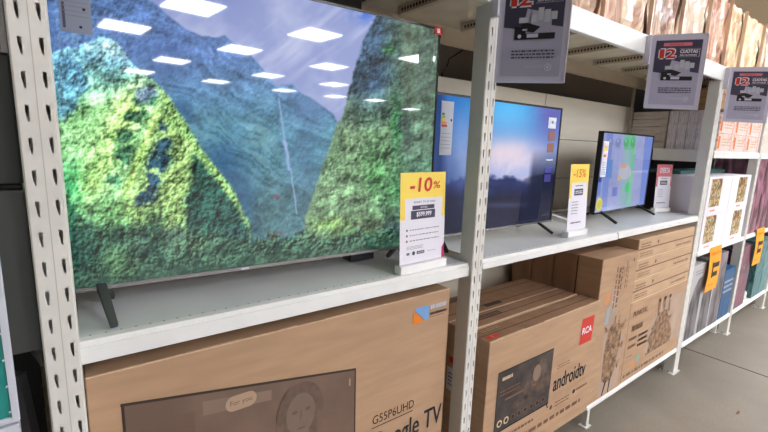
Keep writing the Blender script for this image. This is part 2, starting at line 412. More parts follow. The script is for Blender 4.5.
def homog(src, dst):
    A = []; b = []
    for (x, y), (u_, v_) in zip(src, dst):
        A += [[x, y, 1, 0, 0, 0, -u_*x, -u_*y], [0, 0, 0, x, y, 1, -v_*x, -v_*y]]; b += [u_, v_]
    h = np.linalg.solve(np.array(A, float), np.array(b, float)); return np.append(h, 1).reshape(3, 3)
def screen(name, parent, o, uvec, w, h, nx, ny, paint, sketch, m):
    """glass of a screen: a fine grid carrying the shown picture; sketch = the picture's corners in the painter's own drawing units"""
    S, T = np.meshgrid(np.linspace(0, 1, nx), np.linspace(0, 1, ny))
    Hm = homog([(0, 0), (1, 0), (1, 1), (0, 1)], sketch)
    W = Hm[2, 0]*S+Hm[2, 1]*T+1; X = (Hm[0, 0]*S+Hm[0, 1]*T+Hm[0, 2])/W; Y = (Hm[1, 0]*S+Hm[1, 1]*T+Hm[1, 2])/W
    img = np.clip(paint(X, Y)/255., 0, 1)
    lin = np.where(img <= .04045, img/12.92, ((img+.055)/1.055)**2.4)
    u_ = np.array(uvec, float); o3 = np.array(o, float)+np.array([0, 0, GZ])-np.array(parent['_o'])
    P = o3[None, None]+u_*(S*w)[..., None]+np.array([0, 0, 1.])*(T*h)[..., None]
    i = np.arange(nx*ny).reshape(ny, nx); q = np.stack([i[:-1, :-1], i[:-1, 1:], i[1:, 1:], i[1:, :-1]], -1).reshape(-1, 4)
    me = bpy.data.meshes.new(name); me.from_pydata(P.reshape(-1, 3).tolist(), [], q.tolist()); me.materials.append(m)
    a = me.color_attributes.new('picture', 'FLOAT_COLOR', 'POINT')
    a.data.foreach_set('color', np.concatenate([lin.reshape(-1, 3), np.ones((nx*ny, 1))], 1).astype(np.float32).ravel())
    me.update(); ob = bpy.data.objects.new(name, me); C.objects.link(ob); ob.parent = parent; return ob

def smask(x, y, pts, r):
    t = 0
    for k in range(10): t = t+pmask(x+r*math.cos(k*2.4)*math.sqrt((k+.5)/10), y+r*math.sin(k*2.4)*math.sqrt((k+.5)/10), pts)
    return t/10.
def emboss(x, y, s, seed, dx=-.32, dy=-.34, o=3): return fbm(x, y, s, o, seed)-fbm(x+dx*s, y+dy*s, s, o, seed)
def paint_mountains(x, y):
    n8 = fbm(x, y, 9, 4, 1); n30 = fbm(x, y, 40, 4, 3); n3 = fbm(x, y, 4, 2, 2)
    c = lambda *a: np.array(a, float)
    e3 = emboss(x, y, 3.0, 5, o=2); e7 = emboss(x, y, 7, 6); e18 = emboss(x, y, 20, 7)
    sp = fbm(x, y, 3.2, 2, 91); n12 = fbm(x, y, 12, 3, 92)
    tree = lambda a, b, g: np.clip(1+.3*a*e3+.22*b*e7+.5*g*e18+(sp-.5)*.7+(n12-.5)*.7, .35, 1.6)[..., None]
    def mix(img, t, col, k=1): t = np.clip(t*k, 0, 1)[..., None]; return img*(1-t)+np.asarray(col, float)*t
    wx = x+(n8-.5)*9+(n3-.5)*4; wy = y+(n8-.5)*7+(n3-.5)*4
    img = np.zeros(x.shape+(3,)); img[:] = c(150, 162, 210)
    img = mix(img, (n30-.38)*2.6, c(184, 192, 226)); img = mix(img, np.clip(fbm(x*.5+y*.6, x*.12-y*.1, 10, 3, 9)-.5, 0, 1), c(206, 210, 238), 2.0)
    img = mix(img, np.clip((45-y)/60, 0, 1)*np.clip((285-x)/80, 0, 1), c(112, 130, 188), .8)
    img = mix(img, np.clip((x-330)/40, 0, 1)*np.clip((y-30)/40, 0, 1), c(160, 172, 216), .5)
    img = mix(img, blob(x, y, 364, 8, 13, 12)*np.clip((n8-.3)*4, 0, 1), c(45, 105, 222))
    # far range with streaked gullies
    far = smask(x+(n8-.5)*4, y+(n8-.5)*4, [(-300, -300), (120, -60), (151, 0), (170, 17), (185, 28), (203, 36), (219, 37), (225, 35), (235, 44), (250, 54), (262, 67), (270, 79), (278, 87), (284, 85), (292, 84), (300, 92), (312, 98), (320, 104), (334, 114), (345, 140), (345, 330), (-300, 330)], 1.2)
    fc = np.zeros_like(img); fc[:] = c(88, 116, 166)
    fc = mix(fc, (y-50)/80, c(92, 136, 156)); fc = mix(fc, (y-140)/60, c(78, 116, 128))
    u = x*.86+y*.5; v = y*.86-x*.5                       # gullies fall down to the right
    gul = fbm(v+(n30-.5)*30, u*.22, 11, 4, 12)-fbm(v-3.2+(n30-.5)*30, u*.22, 11, 4, 12)
    fc = fc*(1.1+.8*gul+.35*e3+.45*e18+(sp-.5)*.22)[..., None]
    fc = mix(fc, blob(x, y, 222, 165, 20, 34)+blob(x, y, 245, 205, 14, 30), c(44, 84, 132), .62)
    fc = mix(fc, blob(x, y, 180, 112, 14, 18), c(52, 92, 140), .5); fc = mix(fc, blob(x, y, 168, 58, 22, 22), c(62, 88, 140), .45)
    fc = mix(fc, blob(x, y, 262, 140, 16, 34)*np.clip(gul*12+.5, 0, 1), c(122, 160, 156), .5); fc = mix(fc, blob(x, y, 215, 128, 22, 16)*np.clip(gul*12+.5, 0, 1), c(104, 160, 162), .6)
    fc = mix(fc, blob(x, y, 314, 108, 26, 16), c(120, 142, 192), .5); fc = mix(fc, blob(x, y, 305, 150, 14, 50), c(96, 122, 160), .4)
    fc = mix(fc, blob(x, y, 100, 10, 60, 40), c(74, 112, 166)*tree(3, 2, 2), .6); fc = mix(fc, blob(x, y, 75, 20, 14, 50)*np.clip(e7*14+.5, 0, 1), c(138, 188, 214), .55)
    fc = mix(fc, blob(x, y, 270, 215, 24, 24), c(70, 104, 104)*tree(2.5, 2, 1), .5)
    img = img*(1-far[..., None])+fc*far[..., None]
    for pts, w, k in (([(279, 98), (283, 125), (286, 150)], 1.1, .65), ([(285, 140), (288, 156), (289, 171)], 1.7, .85), ([(291, 168), (294, 190), (297, 214)], .8, .7)):
        for (x0, y0), (x1, y1) in zip(pts, pts[1:]):
            d = np.abs(x-(x0+(x1-x0)*(y-y0)/(y1-y0))+(n3-.5)*1.2)+np.where((y < y0) | (y > y1), 99, 0); img = mix(img, np.exp(-(d/w)**2), c(168, 188, 236), k)
    # near ridge
    near = smask(wx, wy, [(-300, 60), (50, 52), (76, 46), (100, 37), (114, 39), (124, 50), (134, 66), (148, 76), (158, 84), (170, 98), (182, 116), (194, 136), (206, 155), (220, 172), (232, 188), (242, 206), (250, 226), (262, 330), (-300, 330)], 2)
    g = np.zeros_like(img); g[:] = c(104, 156, 178)
    g = mix(g, (y-56+(n30-.5)*40)/50, c(116, 168, 118))
    p = x*.5+y*.86; qd = x*.86-y*.5; rib = fbm(qd+(n30-.5)*20, p*.2, 10, 3, 31)-fbm(qd-3+(n30-.5)*20, p*.2, 10, 3, 31)
    g = mix(g, blob(x, y, 116, 48, 24, 10), c(176, 212, 206), .65); g = mix(g, blob(x, y, 136, 56, 18, 9), c(122, 150, 184), .6)
    hl = np.exp(-((x-(134-(y-100)*.55))/22)**2)*np.clip((y-60)/40, 0, 1)*np.clip((215-y)/30, 0, 1)
    g = mix(g, hl, c(186, 234, 128), .9); g = mix(g, blob(x, y, 84, 140, 30, 44), c(156, 220, 140), .7)
    g = g*(1+.7*rib)[..., None]*tree(3.4, 2.4, 1.6)
    g = mix(g, smask(wx, wy, [(-300, 62), (62, 55), (80, 66), (90, 84), (80, 100), (66, 120), (-300, 130)], 3.5), c(82, 132, 170)*tree(4, 4, 2), .75)
    g = mix(g, np.clip((n8-.36)*6, 0, 1)*smask(wx+(n30-.5)*26, wy, [(130, 100), (146, 84), (162, 94), (150, 114), (146, 128), (134, 146), (126, 168), (116, 190), (102, 186), (110, 160), (118, 138)], 3.5), c(50, 92, 70)*tree(5, 4, 2), .85)
    g = mix(g, smask(wx, wy, [(136, 92), (148, 84), (160, 92), (150, 102), (138, 104)], 4), c(84, 94, 132)*tree(3, 2, 1), .75)
    # second spur
    g = mix(g, smask(wx, wy, [(158, 86), (166, 92), (180, 112), (200, 146), (222, 174), (244, 206), (254, 240), (150, 240), (120, 216), (132, 190), (146, 160), (158, 126), (168, 108), (160, 98)], 4), c(128, 160, 96)*tree(5, 4, 2), .95)
    g = mix(g, np.clip((n8-.32)*6, 0, 1)*smask(wx+(n30-.5)*26, wy, [(154, 116), (170, 132), (172, 152), (162, 178), (152, 202), (128, 208), (134, 190), (146, 164), (156, 138)], 3.5), c(30, 54, 74)*tree(6, 5, 2), .9)
    g = mix(g, np.exp(-((x-(164-(y-100)*.42))/5.5)**2)*np.clip((y-98)/20, 0, 1)*np.clip((215-y)/30, 0, 1), c(170, 206, 108)*tree(3, 3, 1), .75)
    g = mix(g, smask(wx, wy, [(192, 150), (210, 172), (226, 192), (240, 212), (250, 236), (244, 250), (196, 250), (186, 226), (184, 200), (192, 180)], 3.5), c(26, 60, 56)*tree(7, 5, 2), .93)
    g = mix(g, np.exp(-(((y-150)-(x-200)*1.15)/9)**2)*(x > 168)*(x < 246), c(120, 168, 100)*tree(5, 4, 1), .6)
    g = g*(.86+.5*fbm(x, y, 16, 3, 77))[..., None]*1.08
    img = img*(1-near[..., None])+g*near[..., None]
    # right hand slope
    rt = smask(x+(n8-.5)*4, y+(n8-.5)*4, [(390, -60), (384, 2), (374, 20), (364, 42), (357, 62), (351, 84), (346, 106), (338, 124), (328, 150), (318, 180), (309, 208), (301, 236), (294, 268), (290, 340), (600, 340), (600, -60)], 1.3)
    r = np.zeros_like(img); r[:] = c(56, 80, 104)
    r = mix(r, (x-380)/24, c(76, 104, 88)); r = mix(r, (y-88+(n30-.5)*30)/44, c(106, 140, 102)); r = mix(r, np.clip((x-388)/25, 0, 1)*np.clip((y-70)/60, 0, 1), c(82, 118, 100), .8)
    r = mix(r, blob(x, y, 350, 130, 14, 40), c(132, 148, 118), .4)
    dn = fbm(x*1.0+(n30-.5)*16, y*.3, 8, 3, 44)-fbm(x-2.5+(n30-.5)*16, y*.3, 8, 3, 44)
    r = r*(1+.5*dn)[..., None]*tree(3.0, 2.6, 2)*(.84+.4*fbm(x, y, 18, 3, 78))[..., None]; r = r*.9+c(14, 16, 16)
    r = mix(r, np.exp(-((x-(344-(y-110)*.35))/5)**2)*(y > 100), c(142, 172, 142), .5)
    for cx, cy, rx, ry, col, k in ((390, 50, 6, 6, (66, 150, 76), .7), (396, 125, 5, 28, (56, 138, 78), .6), (406, 128, 6, 26, (44, 66, 70), .7), (375, 172, 14, 22, (96, 166, 98), .6), (398, 190, 14, 20, (74, 150, 88), .5), (375, 226, 22, 8, (60, 64, 54), .85), (396, 232, 12, 14, (56, 74, 92), .7), (330, 224, 22, 6, (122, 156, 76), .6), (352, 236, 20, 7, (104, 164, 88), .5), (385, 205, 3, 26, (56, 80, 70), .5), (330, 180, 10, 30, (124, 158, 122), .4)):
        r = mix(r, blob(x+(n8-.5)*14, y+(n8-.5)*14, cx, cy, rx, ry), c(*col)*tree(4, 3, 1), k)
    r = mix(r, (x > 402)*np.clip((158-y)/4, 0, 1)*np.ones_like(x), c(124, 132, 116), .28)  # paler rectangle: a reflection in the glass, painted into the picture
    img = img*(1-rt[..., None])+r*rt[..., None]
    # undergrowth along the foot
    lim = 214+np.clip((x-60)/200, 0, 1)*20+(n8-.5)*34-np.clip((x-330)/100, 0, 1)*14
    img = mix(img, (y-lim)/8, c(68, 104, 84)*tree(8, 7, 2), .88); img = mix(img, np.clip((y-lim+2)/8, 0, 1)*np.clip((n8-.48)*7, 0, 1), c(30, 62, 58), .6); img = mix(img, np.clip((y-268+(x-78)*.12)/18, 0, 1), c(58, 84, 70), .5)
    for cx, cy, rx, ry, col, k in ((72, 186, 12, 26, (40, 150, 90), .7), (66, 200, 8, 14, (20, 80, 66), .6), (80, 250, 22, 24, (32, 74, 66), .75), (155, 226, 12, 16, (36, 72, 64), .75), (175, 236, 16, 10, (60, 76, 70), .6), (112, 214, 16, 16, (96, 146, 84), .6), (236, 232, 18, 8, (36, 66, 70), .7), (120, 262, 18, 14, (104, 142, 92), .6), (196, 246, 22, 8, (124, 164, 122), .6), (140, 250, 10, 18, (60, 84, 72), .5)):
        img = mix(img, blob(x+(n8-.5)*18, y+(n8-.5)*18, cx, cy, rx, ry), c(*col)*tree(6, 5, 2), k)
    for cx, cy in ((276, 196), (278, 198), (272, 235), (281, 234)): img = mix(img, blob(x, y, cx, cy, 2.6, 1.5), c(150, 60, 90), .55)
    return np.clip(img, 8, 250)
def paint_sky(x, y):
    c = lambda *a: np.array(a, float); n = fbm(x, y, 26, 4, 61); n5 = fbm(x, y, 7, 3, 62)
    img = np.zeros(x.shape+(3,)); img[:] = c(44, 104, 176)
    t = blob(x, y, 510, 112, 36, 34)[..., None]; img[:] = img*(1-t)+c(84, 182, 236)*t
    t = np.clip((y-100)/70, 0, 1)[..., None]; img[:] = img*(1-t)+c(142, 160, 210)*t
    ray = np.clip(fbm(np.arctan2(y-186, x-500)*26, np.hypot(x-500, y-186)*.4, 9, 4, 64), 0, 1)
    t = (blob(x, y, 508, 162, 42, 20)*(.2+1.1*ray))[..., None]; img[:] = img*(1-np.clip(t, 0, 1))+c(214, 204, 222)*np.clip(t, 0, 1)
    t = (blob(x, y, 506, 153, 30, 13)*np.clip(.3+n, 0, 1)*.9)[..., None]; img[:] = img*(1-t)+c(226, 206, 214)*t
    t = (blob(x, y, 502, 186, 34, 7)*.5)[..., None]; img[:] = img*(1-t)+c(180, 160, 170)*t
    t = blob(x, y, 552, 108, 16, 34)[..., None]*.7; img[:] = img*(1-t)+c(112, 84, 160)*t
    t = (blob(x, y, 450, 190, 26, 50)*.7)[..., None]; img[:] = img*(1-t)+c(38, 60, 110)*t
    hill = y > 176+np.abs(x-515)*.03+(n-.5)*26-blob(x, y, 475, 170, 20, 60)*8-blob(x, y, 545, 176, 14, 60)*8
    hc = c(44, 54, 98)*(.6+.7*n[..., None]); t = np.clip((y-(176+np.abs(x-515)*.03+(n-.5)*26-blob(x, y, 475, 170, 20, 60)*8))/3, 0, 1)[..., None]; img[:] = img*(1-t)+hc*t
    t = np.clip((y-184)/14, 0, 1)[..., None]*.8; img[:] = img*(1-t)+c(18, 20, 40)*(.6+.7*n[..., None])*t
    for cx, cy, rx, ry, col, k in ((533, 181, 7, 3, (170, 150, 120), .6), (486, 192, 9, 4, (40, 70, 150), .5), (505, 205, 30, 3, (90, 96, 130), .4)):
        t = (blob(x, y, cx, cy, rx, ry)*k)[..., None]; img[:] = img*(1-t)+c(*col)*t
    xr = 550-(y-110)*.085
    t = (np.clip((x-xr+16)/5, 0, 1)*np.clip((y-148)/30, 0, 1)*.85)[..., None]; img[:] = img*(1-t)+c(16, 24, 50)*t
    t = np.clip((449-x)/8, 0, 1)[..., None]*.6; img[:] = img*(1-t)+c(22, 36, 76)*t
    t = (blob(x, y, 462, 150, 9, 34)*np.clip(n*1.6-.2, 0, 1)*.6)[..., None]; img[:] = img*(1-t)+c(140, 170, 215)*t
    return img
def paint_tiles(x, y):
    c = lambda *a: np.array(a, float); n = fbm(x, y, 8, 3, 71)
    img = np.zeros(x.shape+(3,)); img[:] = c(150, 158, 204); img *= (.94+.12*n)[..., None]
    lean = (y-133)*-.09
    s = x-lean
    lay(img, (s > 608) & (s < 614), c(120, 138, 204)); lay(img, (s > 626) & (s < 637.5) & (y < 205), c(138, 172, 184))
    lay(img, (s > 633) & (s < 637.5) & (y > 145), c(120, 184, 160)); lay(img, (s > 646) & (y > 130), c(112, 134, 206))
    lay(img, (s > 626) & (s < 637) & (y < 150), c(100, 180, 140))
    for cx in (612, 619.5, 627.5, 634.5):
        lay(img, blob(s, y, cx, 143, 2.6, 5.0) > .4, c(122, 136, 182) if cx < 626 else c(80, 158, 118))
        lay(img, (blob(s, y, cx-.3, 141, 1.2, 2) > .4), c(150, 162, 214) if cx < 626 else c(90, 196, 130))
    lay(img, (s > 606) & (s < 616) & (y > 160) & (y < 178), c(98, 138, 204))
    lay(img, blob(s, y, 629, 172, 7.5, 9) > .5, c(176, 178, 196)); lay(img, blob(s, y, 627, 166, 3.4, 3) > .5, c(206, 150, 120)); lay(img, blob(s, y, 624, 178, 2, 3) > .5, c(190, 170, 120))
    lay(img, (s > 618) & (s < 623) & (y > 187) & (y < 196), c(112, 122, 196)); lay(img, (s > 630.5) & (s < 634.5) & (y > 183) & (y < 192), c(70, 196, 120))
    t = np.clip((y-196)/12, 0, 1)[..., None]*.25; img[:] = img*(1-t)+c(190, 200, 235)*t
    lay(img, (s < 606.5) & (y > 176) & (y < 182), c(40, 74, 160)); lay(img, (s < 606.5) & (y > 182) & (y < 196), c(110, 134, 206))
    return img

# ------------------------------------------------------------------ televisions
def television(ox, oy, ux, uy, w, zb, h, bez, depth, label, paint, sketch, res, strength, trim, rough=.03, bulge=.05, spec=.5):
    L = math.hypot(ux, uy); ux /= L; uy /= L; uv = Vector((ux, uy, 0)); nv = Vector((-uy, ux, 0))       # nv points to the rear
    o = empty('television', ox+ux*w/2, oy+uy*w/2, zb)
    P = lambda a, d, z: Vector((ox, oy, z))+uv*a+nv*d
    def slab(mb_, a0, a1, d0, d1, z0, z1, m): mb_.prism([P(a0, d0, z0), P(a1, d0, z0), P(a1, d0, z1), P(a0, d0, z1)], nv*(d1-d0), m)
    a = MB()
    slab(a, 0, bez, 0, depth, zb, zb+h, M_black); slab(a, w-bez, w, 0, depth, zb, zb+h, M_black)
    slab(a, bez, w-bez, 0, depth, zb+h-bez, zb+h, M_black); slab(a, bez, w-bez, 0, depth, zb, zb+bez, M_black)
    slab(a, bez, w-bez, .01, depth, zb+bez, zb+h-bez, M_black)
    a.build('bezel', o)
    a = MB(); slab(a, .002, w-.002, -.004, .0, zb+.001, zb+.010, trim); slab(a, w*.49, w*.505, -.006, -.004, zb+.002, zb+.008, M_lgrey); a.build('bottom_trim', o)
    a = MB()                                                   # bulged rear housing
    a0, a1, z0, z1 = w*.16, w*.84, zb+.02, zb+h*.6
    lo = [P(a0, depth, z0), P(a1, depth, z0), P(a1, depth, z1), P(a0, depth, z1)]
    hi = [P(a0+.04, depth+bulge, z0+.02), P(a1-.04, depth+bulge, z0+.02), P(a1-.04, depth+bulge*.8, z1-.05), P(a0+.04, depth+bulge*.8, z1-.05)]
    a.face(hi[::-1], M_black)
    for k in range(4): a.face([lo[k], lo[(k+1) % 4], hi[(k+1) % 4], hi[k]], M_black)
    a.face(lo, M_black); a.build('rear_housing', o)
    screen('screen', o, P(bez, .003, zb+bez), tuple(uv), w-2*bez, h-2*bez, res[0], res[1], paint, sketch, picture_mat('lit_picture', strength, rough, spec))
    return o, P, slab, uv, nv
def legs(o, P, pos, zb, zs, m, fwd=.11, back=.15, th=.014, lean=.02, side=0):
    for a_ in pos:
        a = MB(); s = 1 if a_ > .5*pos[-1] else -1
        a.bar(P(a_, .012, zb+.012), P(a_+s*lean, -fwd, zs+th/2), th*1.7, th, m, w2=th*1.2)
        a.bar(P(a_, .02, zb+.012), P(a_+s*lean, back, zs+th/2), th*1.7, th, m, w2=th*1.2)
        a.bar(P(a_-.02, .015, zb+.004), P(a_+.02, .015, zb+.004), .03, .012, m)
        a.build('leg', o, bevel=.002)

# first television
yy = lambda x: 1.18-.04*x
X0, X1 = -.305, 1.062
o, P, slab, uv, nv = television(X0, yy(X0), 1, -.04, (X1-X0)*math.hypot(1, .04), -.372, .768, .007, .022,
    'very large television showing green mountains with a waterfall, left of the rack', paint_mountains,
    [(-100.7, 314.2), (428.0, 242.7), (439.2, 30.1), (-175.2, -113.2)], (640, 370), .77, M_gun)
tag(o, cat='television')
o['label'] = 'very large television showing green mountains with a waterfall, behind the nearest post'
W1 = (X1-X0)*math.hypot(1, .04)
legs(o, P, (.338, ), -.372, -.428, M_leg, fwd=.12, back=.08, th=.013, lean=.02)
legs(o, P, (1.235, ), -.372, -.428, M_leg, fwd=.05, back=.08, th=.013, lean=.0)
def stick(P, slab, o, a0, a1, z0, z1, base, name, label=None):
    a = MB(); slab(a, a0, a1, -.0012, .0006, z0, z1, base)
    F = Face(P(a0, -.0012, z0), (P(a1, 0, z0)-P(a0, 0, z0)), (0, 0, 1), a)
    return a, F
# grey data sheet stuck to the glass at the upper left
s0 = .054+.305-.052
a, F = stick(P, slab, o, s0, s0+.056, .212, .36, mat('translucent_sheet', (132, 138, 158), .5), 'data')
F.bars(.006, .03, .05, .095, 7, M_grey, 1, .25, 3); F.rect(.004, .008, .009, .06, M_navy, 1); F.disc(.035, .013, .003, M_inkb, 1); F.disc(.043, .05, .003, M_inkb, 1)
for q in ((.02, .078, .034, .0795), (.02, .085, .034, .0865), (.02, .078, .0215, .0865), (.0325, .078, .034, .0865)): F.rect(*q, M_navy, 1)
a.build('data_sheet', o, recalc=False)['label'] = 'grey printed sheet on the glass'
a = MB(); slab(a, W1-.03, W1+.003, -.004, -.0008, .372, .398, M_red); slab(a, W1-.001, W1+.004, -.004, .024, .365, .398, M_red); slab(a, W1-.02, W1-.008, -.0048, -.004, .378, .392, M_paper)
a.build('corner_guard', o)['label'] = 'red corner guard'
# second television
X0b, X1b = .965, 1.972
o2, P2, slab2, uv2, nv2 = television(X0b, 1.205, 1, 0, X1b-X0b, -.372, .568, .009, .03,
    'medium television showing a blue sky over a dark landscape, behind the second post', paint_sky,
    [(400.1, 240.9), (550.4, 219.8), (561.7, 110.1), (406.2, 89.9)], (300, 170), .9, M_gun, spec=.22)
tag(o2, cat='television'); legs(o2, P2, (.22, X1b-X0b-.12), -.372, -.42, M_black, fwd=.07, back=.14, th=.012, lean=.03)
o2['label'] = 'medium television showing a blue sky over a dark landscape, behind the second post'
a, F = stick(P2, slab2, o2, 1.15-X0b, 1.215-X0b, -.04, .165, M_lgrey, 'e')
for i, (cc, w_) in enumerate((((70, 150, 80), .014), ((150, 190, 80), .018), ((240, 200, 70), .022), ((236, 150, 60), .026), ((216, 70, 50), .03))): F.rect(.004, .152-i*.011, .004+w_, .161-i*.011, mat('energy_%d' % i, cc, .5), 1)
F.disc(.055, .135, .005, M_inkb, 1); F.bars(.006, .02, .056, .09, 5, M_grey, 1, .15, 8)
a.build('energy_label', o2, recalc=False)['label'] = 'energy label with coloured bars'
for z, cc, h_ in ((.035, (148, 104, 104), .05), (-.02, (156, 112, 96), .044), (-.06, (238, 236, 242), .008), (-.12, (84, 80, 190), .026), (-.165, (84, 80, 190), .036)):
    a = MB(); slab2(a, 1.872-X0b, 1.925-X0b, -.0012, .0006, z, z+h_, mat('feature_%d' % cc[0], cc, .4)); a.build('feature_sticker', o2)
a = MB(); slab2(a, 1.862-X0b, 1.925-X0b, -.0012, .0006, .095, .147, mat('feature_pale', (232, 238, 250), .4))
F = Face(P2(1.862-X0b, -.0014, .095), (1, 0, 0), (0, 0, 1), a); F.disc(.032, .03, .008, M_blue, 1)
a.build('feature_sticker', o2, recalc=False)['label'] = 'pale sticker with a blue dot'
a = MB(); F = Face(P2(1.862-X0b, -.0004, .095), (1, 0, 0), (0, 0, 1), a); F.text('KODAK', .02, -.43, .075, -.415, mat('dim_mark', (90, 104, 130), .5), 1)
a.build('maker_mark', o2, recalc=False)
# third television
o3, P3, slab3, uv3, nv3 = television(2.42, 1.215, .78, .047, .785, -.372, .478, .009, .028,
    'smallest television showing lilac and green tiles, right of the shelf', paint_tiles,
    [(594.9, 212.7), (644.3, 204.0), (653.6, 137.5), (604.5, 133.0)], (220, 130), .74, M_black, spec=.3, bulge=.055)
tag(o3, cat='television'); legs(o3, P3, (.1, .66), -.372, -.42, M_black, fwd=.1, back=.14, th=.013, lean=.025)
o3['label'] = 'smallest television, showing lilac and green tiles, standing over the shelf joint'
a, F = stick(P3, slab3, o3, .02, .085, -.155, .05, M_paper, 'e')
F.rect(.01, .15, .05, .175, M_yel, 1); F.rect(.01, .115, .045, .13, M_or2, 1); F.bars(.008, .01, .058, .09, 6, M_blue, 1, .3, 6)
a.build('feature_label', o3, recalc=False)
a = MB(); F = Face(P3(.052, -.0016, -.315), P3(1, 0, 0)-P3(0, 0, 0), (0, 0, 1), a); F.disc(0, 0, .042, mat('pale_yellow', (216, 210, 100), .4), 0, .04); F.disc(0, 0, .03, mat('dark_yellow', (200, 190, 70), .4), 1, .028)
a.build('round_sticker', o3, recalc=False)['label'] = 'round yellow sticker'
# loose cables
a = MB(); a.tube([(2.05, 1.5, -.34), (2.12, 1.42, -.35), (2.22, 1.33, -.38), (2.3, 1.28, -.412), (2.38, 1.27, -.4145)], .005, M_paper)
tag(a.build('cable', origin=(2.2, 1.4, 1.13), smooth=True), 'white cable curling behind the card between second and smallest television', 'cable')
a = MB(); a.box(.78, .88, 1.24, 1.30, -.427, -.40, M_leg); a.tube([(.70, 1.31, -.42), (.8, 1.29, -.40), (.87, 1.28, -.416)], .005, M_black)
tag(a.build('power_adapter', origin=(.82, 1.27, 1.16), bevel=.004), 'dark power adapter lying behind the big television', 'adapter')

# ------------------------------------------------------------------ price cards on the shelf
def price_card(x0, x1, y, z0, z1, ang, top, head, label, seed, head_mat=M_red, magenta=False):
    o = empty('price_card', (x0+x1)/2, y, z0)
    c, s = math.cos(ang), math.sin(ang); W = x1-x0; H = z1-z0
    u_ = Vector((c, s, 0)); n_ = Vector((s, -c, 0)); O = Vector((x0, y, z0))
    a = MB(); a.prism([O+u_*-.005+n_*.014, O+u_*(W+.002)+n_*.014, O+u_*(W+.002)-n_*.02, O-u_*.005-n_*.02], (0, 0, .028), mat('white_card_holder', (244, 244, 244), .4))
    a.build('card_holder', o, bevel=.002)
    a = MB(); back = .05*H*0
    v_ = (Vector((0, 0, 1))-n_*.04).normalized()
    a.prism([O+Vector((0, 0, .03)), O+u_*W+Vector((0, 0, .03)), O+u_*W+v_*H, O+v_*H], -n_*.0015, M_paper)
    F = Face(O, u_, v_, a)
    F.rect(0, .03, W, H, top, 1)
    F.rect(W*.1, .03, W*.93, H*.745, M_paper, 2)
    if head == '-10%':
        F.text('-10', W*.19, H*.81, W*.66, H*.945, head_mat, 3, .12, .0016); F.text('%', W*.7, H*.835, W*.86, H*.905, head_mat, 3, .12, .0006)
        F.text('SMART TV 55 UHD', W*.28, H*.695, W*.76, H*.715, M_inkb, 3)
        F.rect(W*.25, H*.63, W*.74, H*.672, M_navy, 3); F.text('AHORA', W*.42, H*.64, W*.58, H*.662, M_paper, 4)
        F.rect(W*.22, H*.535, W*.76, H*.622, M_navy, 3); F.text('$599.999', W*.34, H*.555, W*.67, H*.605, M_paper, 4, 0, .0006)
        for r in range(3):
            z = H*(.43-.055*r); F.disc(W*.14, z, .004, M_inkl, 3); F.bars(W*.2, z-.003, W*.86, z+.003, 1, M_grey, 3, .5, seed+r)
        F.bars(W*.14, H*.23, W*.5, H*.27, 3, M_grey, 3, .35, seed)
        F.disc(W*.17, H*.19, .008, M_grey, 3, .005); F.disc(W*.29, H*.19, .007, M_navy, 3); F.rect(W*.36, H*.175, W*.53, H*.205, M_navy, 3); F.bars(W*.38, H*.182, W*.51, H*.198, 1, M_paper, 4, .5, seed)
        F.bars(W*.6, H*.185, W*.8, H*.195, 1, M_grey, 3, .5, seed)
        F.poly([(W*.94, .03), (W, .03), (W, H*.25), (W*.94, H*.2)], M_mag, 2)
    else:
        if head: F.text(head, W*.15, H*.82, W*.8, H*.93, head_mat, 3, .1, .001)
        F.rect(W*.25, H*.57, W*.72, H*.66, M_navy, 3); F.bars(W*.3, H*.59, W*.68, H*.64, 2, M_paper, 4, .6, seed)
        F.bars(W*.15, H*.3, W*.5, H*.5, 5, M_grey, 3, .3, seed); F.bars(W*.15, H*.17, W*.7, H*.21, 1, M_navy, 3, .5, seed+1)
        F.bars(W*.3, H*.69, W*.7, H*.715, 1, M_inkb, 3, .5, seed+2)
    a.build('card', o, recalc=False)
    return tag(o, label, 'price card', 'price cards standing on the shelf')
price_card(.843, 1.056, 1.04, -.428, -.093, .06, M_yel, '-10%', 'largest price card, yellow topped with -10%, in front of the big television', 3, magenta=True)
price_card(1.888, 2.062, 1.068, -.42, -.07, .02, M_yel, '-15%', 'narrow yellow and white price card between the second and smallest televisions', 13, M_or2)
price_card(3.285, 3.455, 1.235, -.42, -.085, -.2, mat('rose_paper', (214, 112, 124), .5), 'OFERTA', 'pink topped price card right of the smallest television', 23, M_paper)

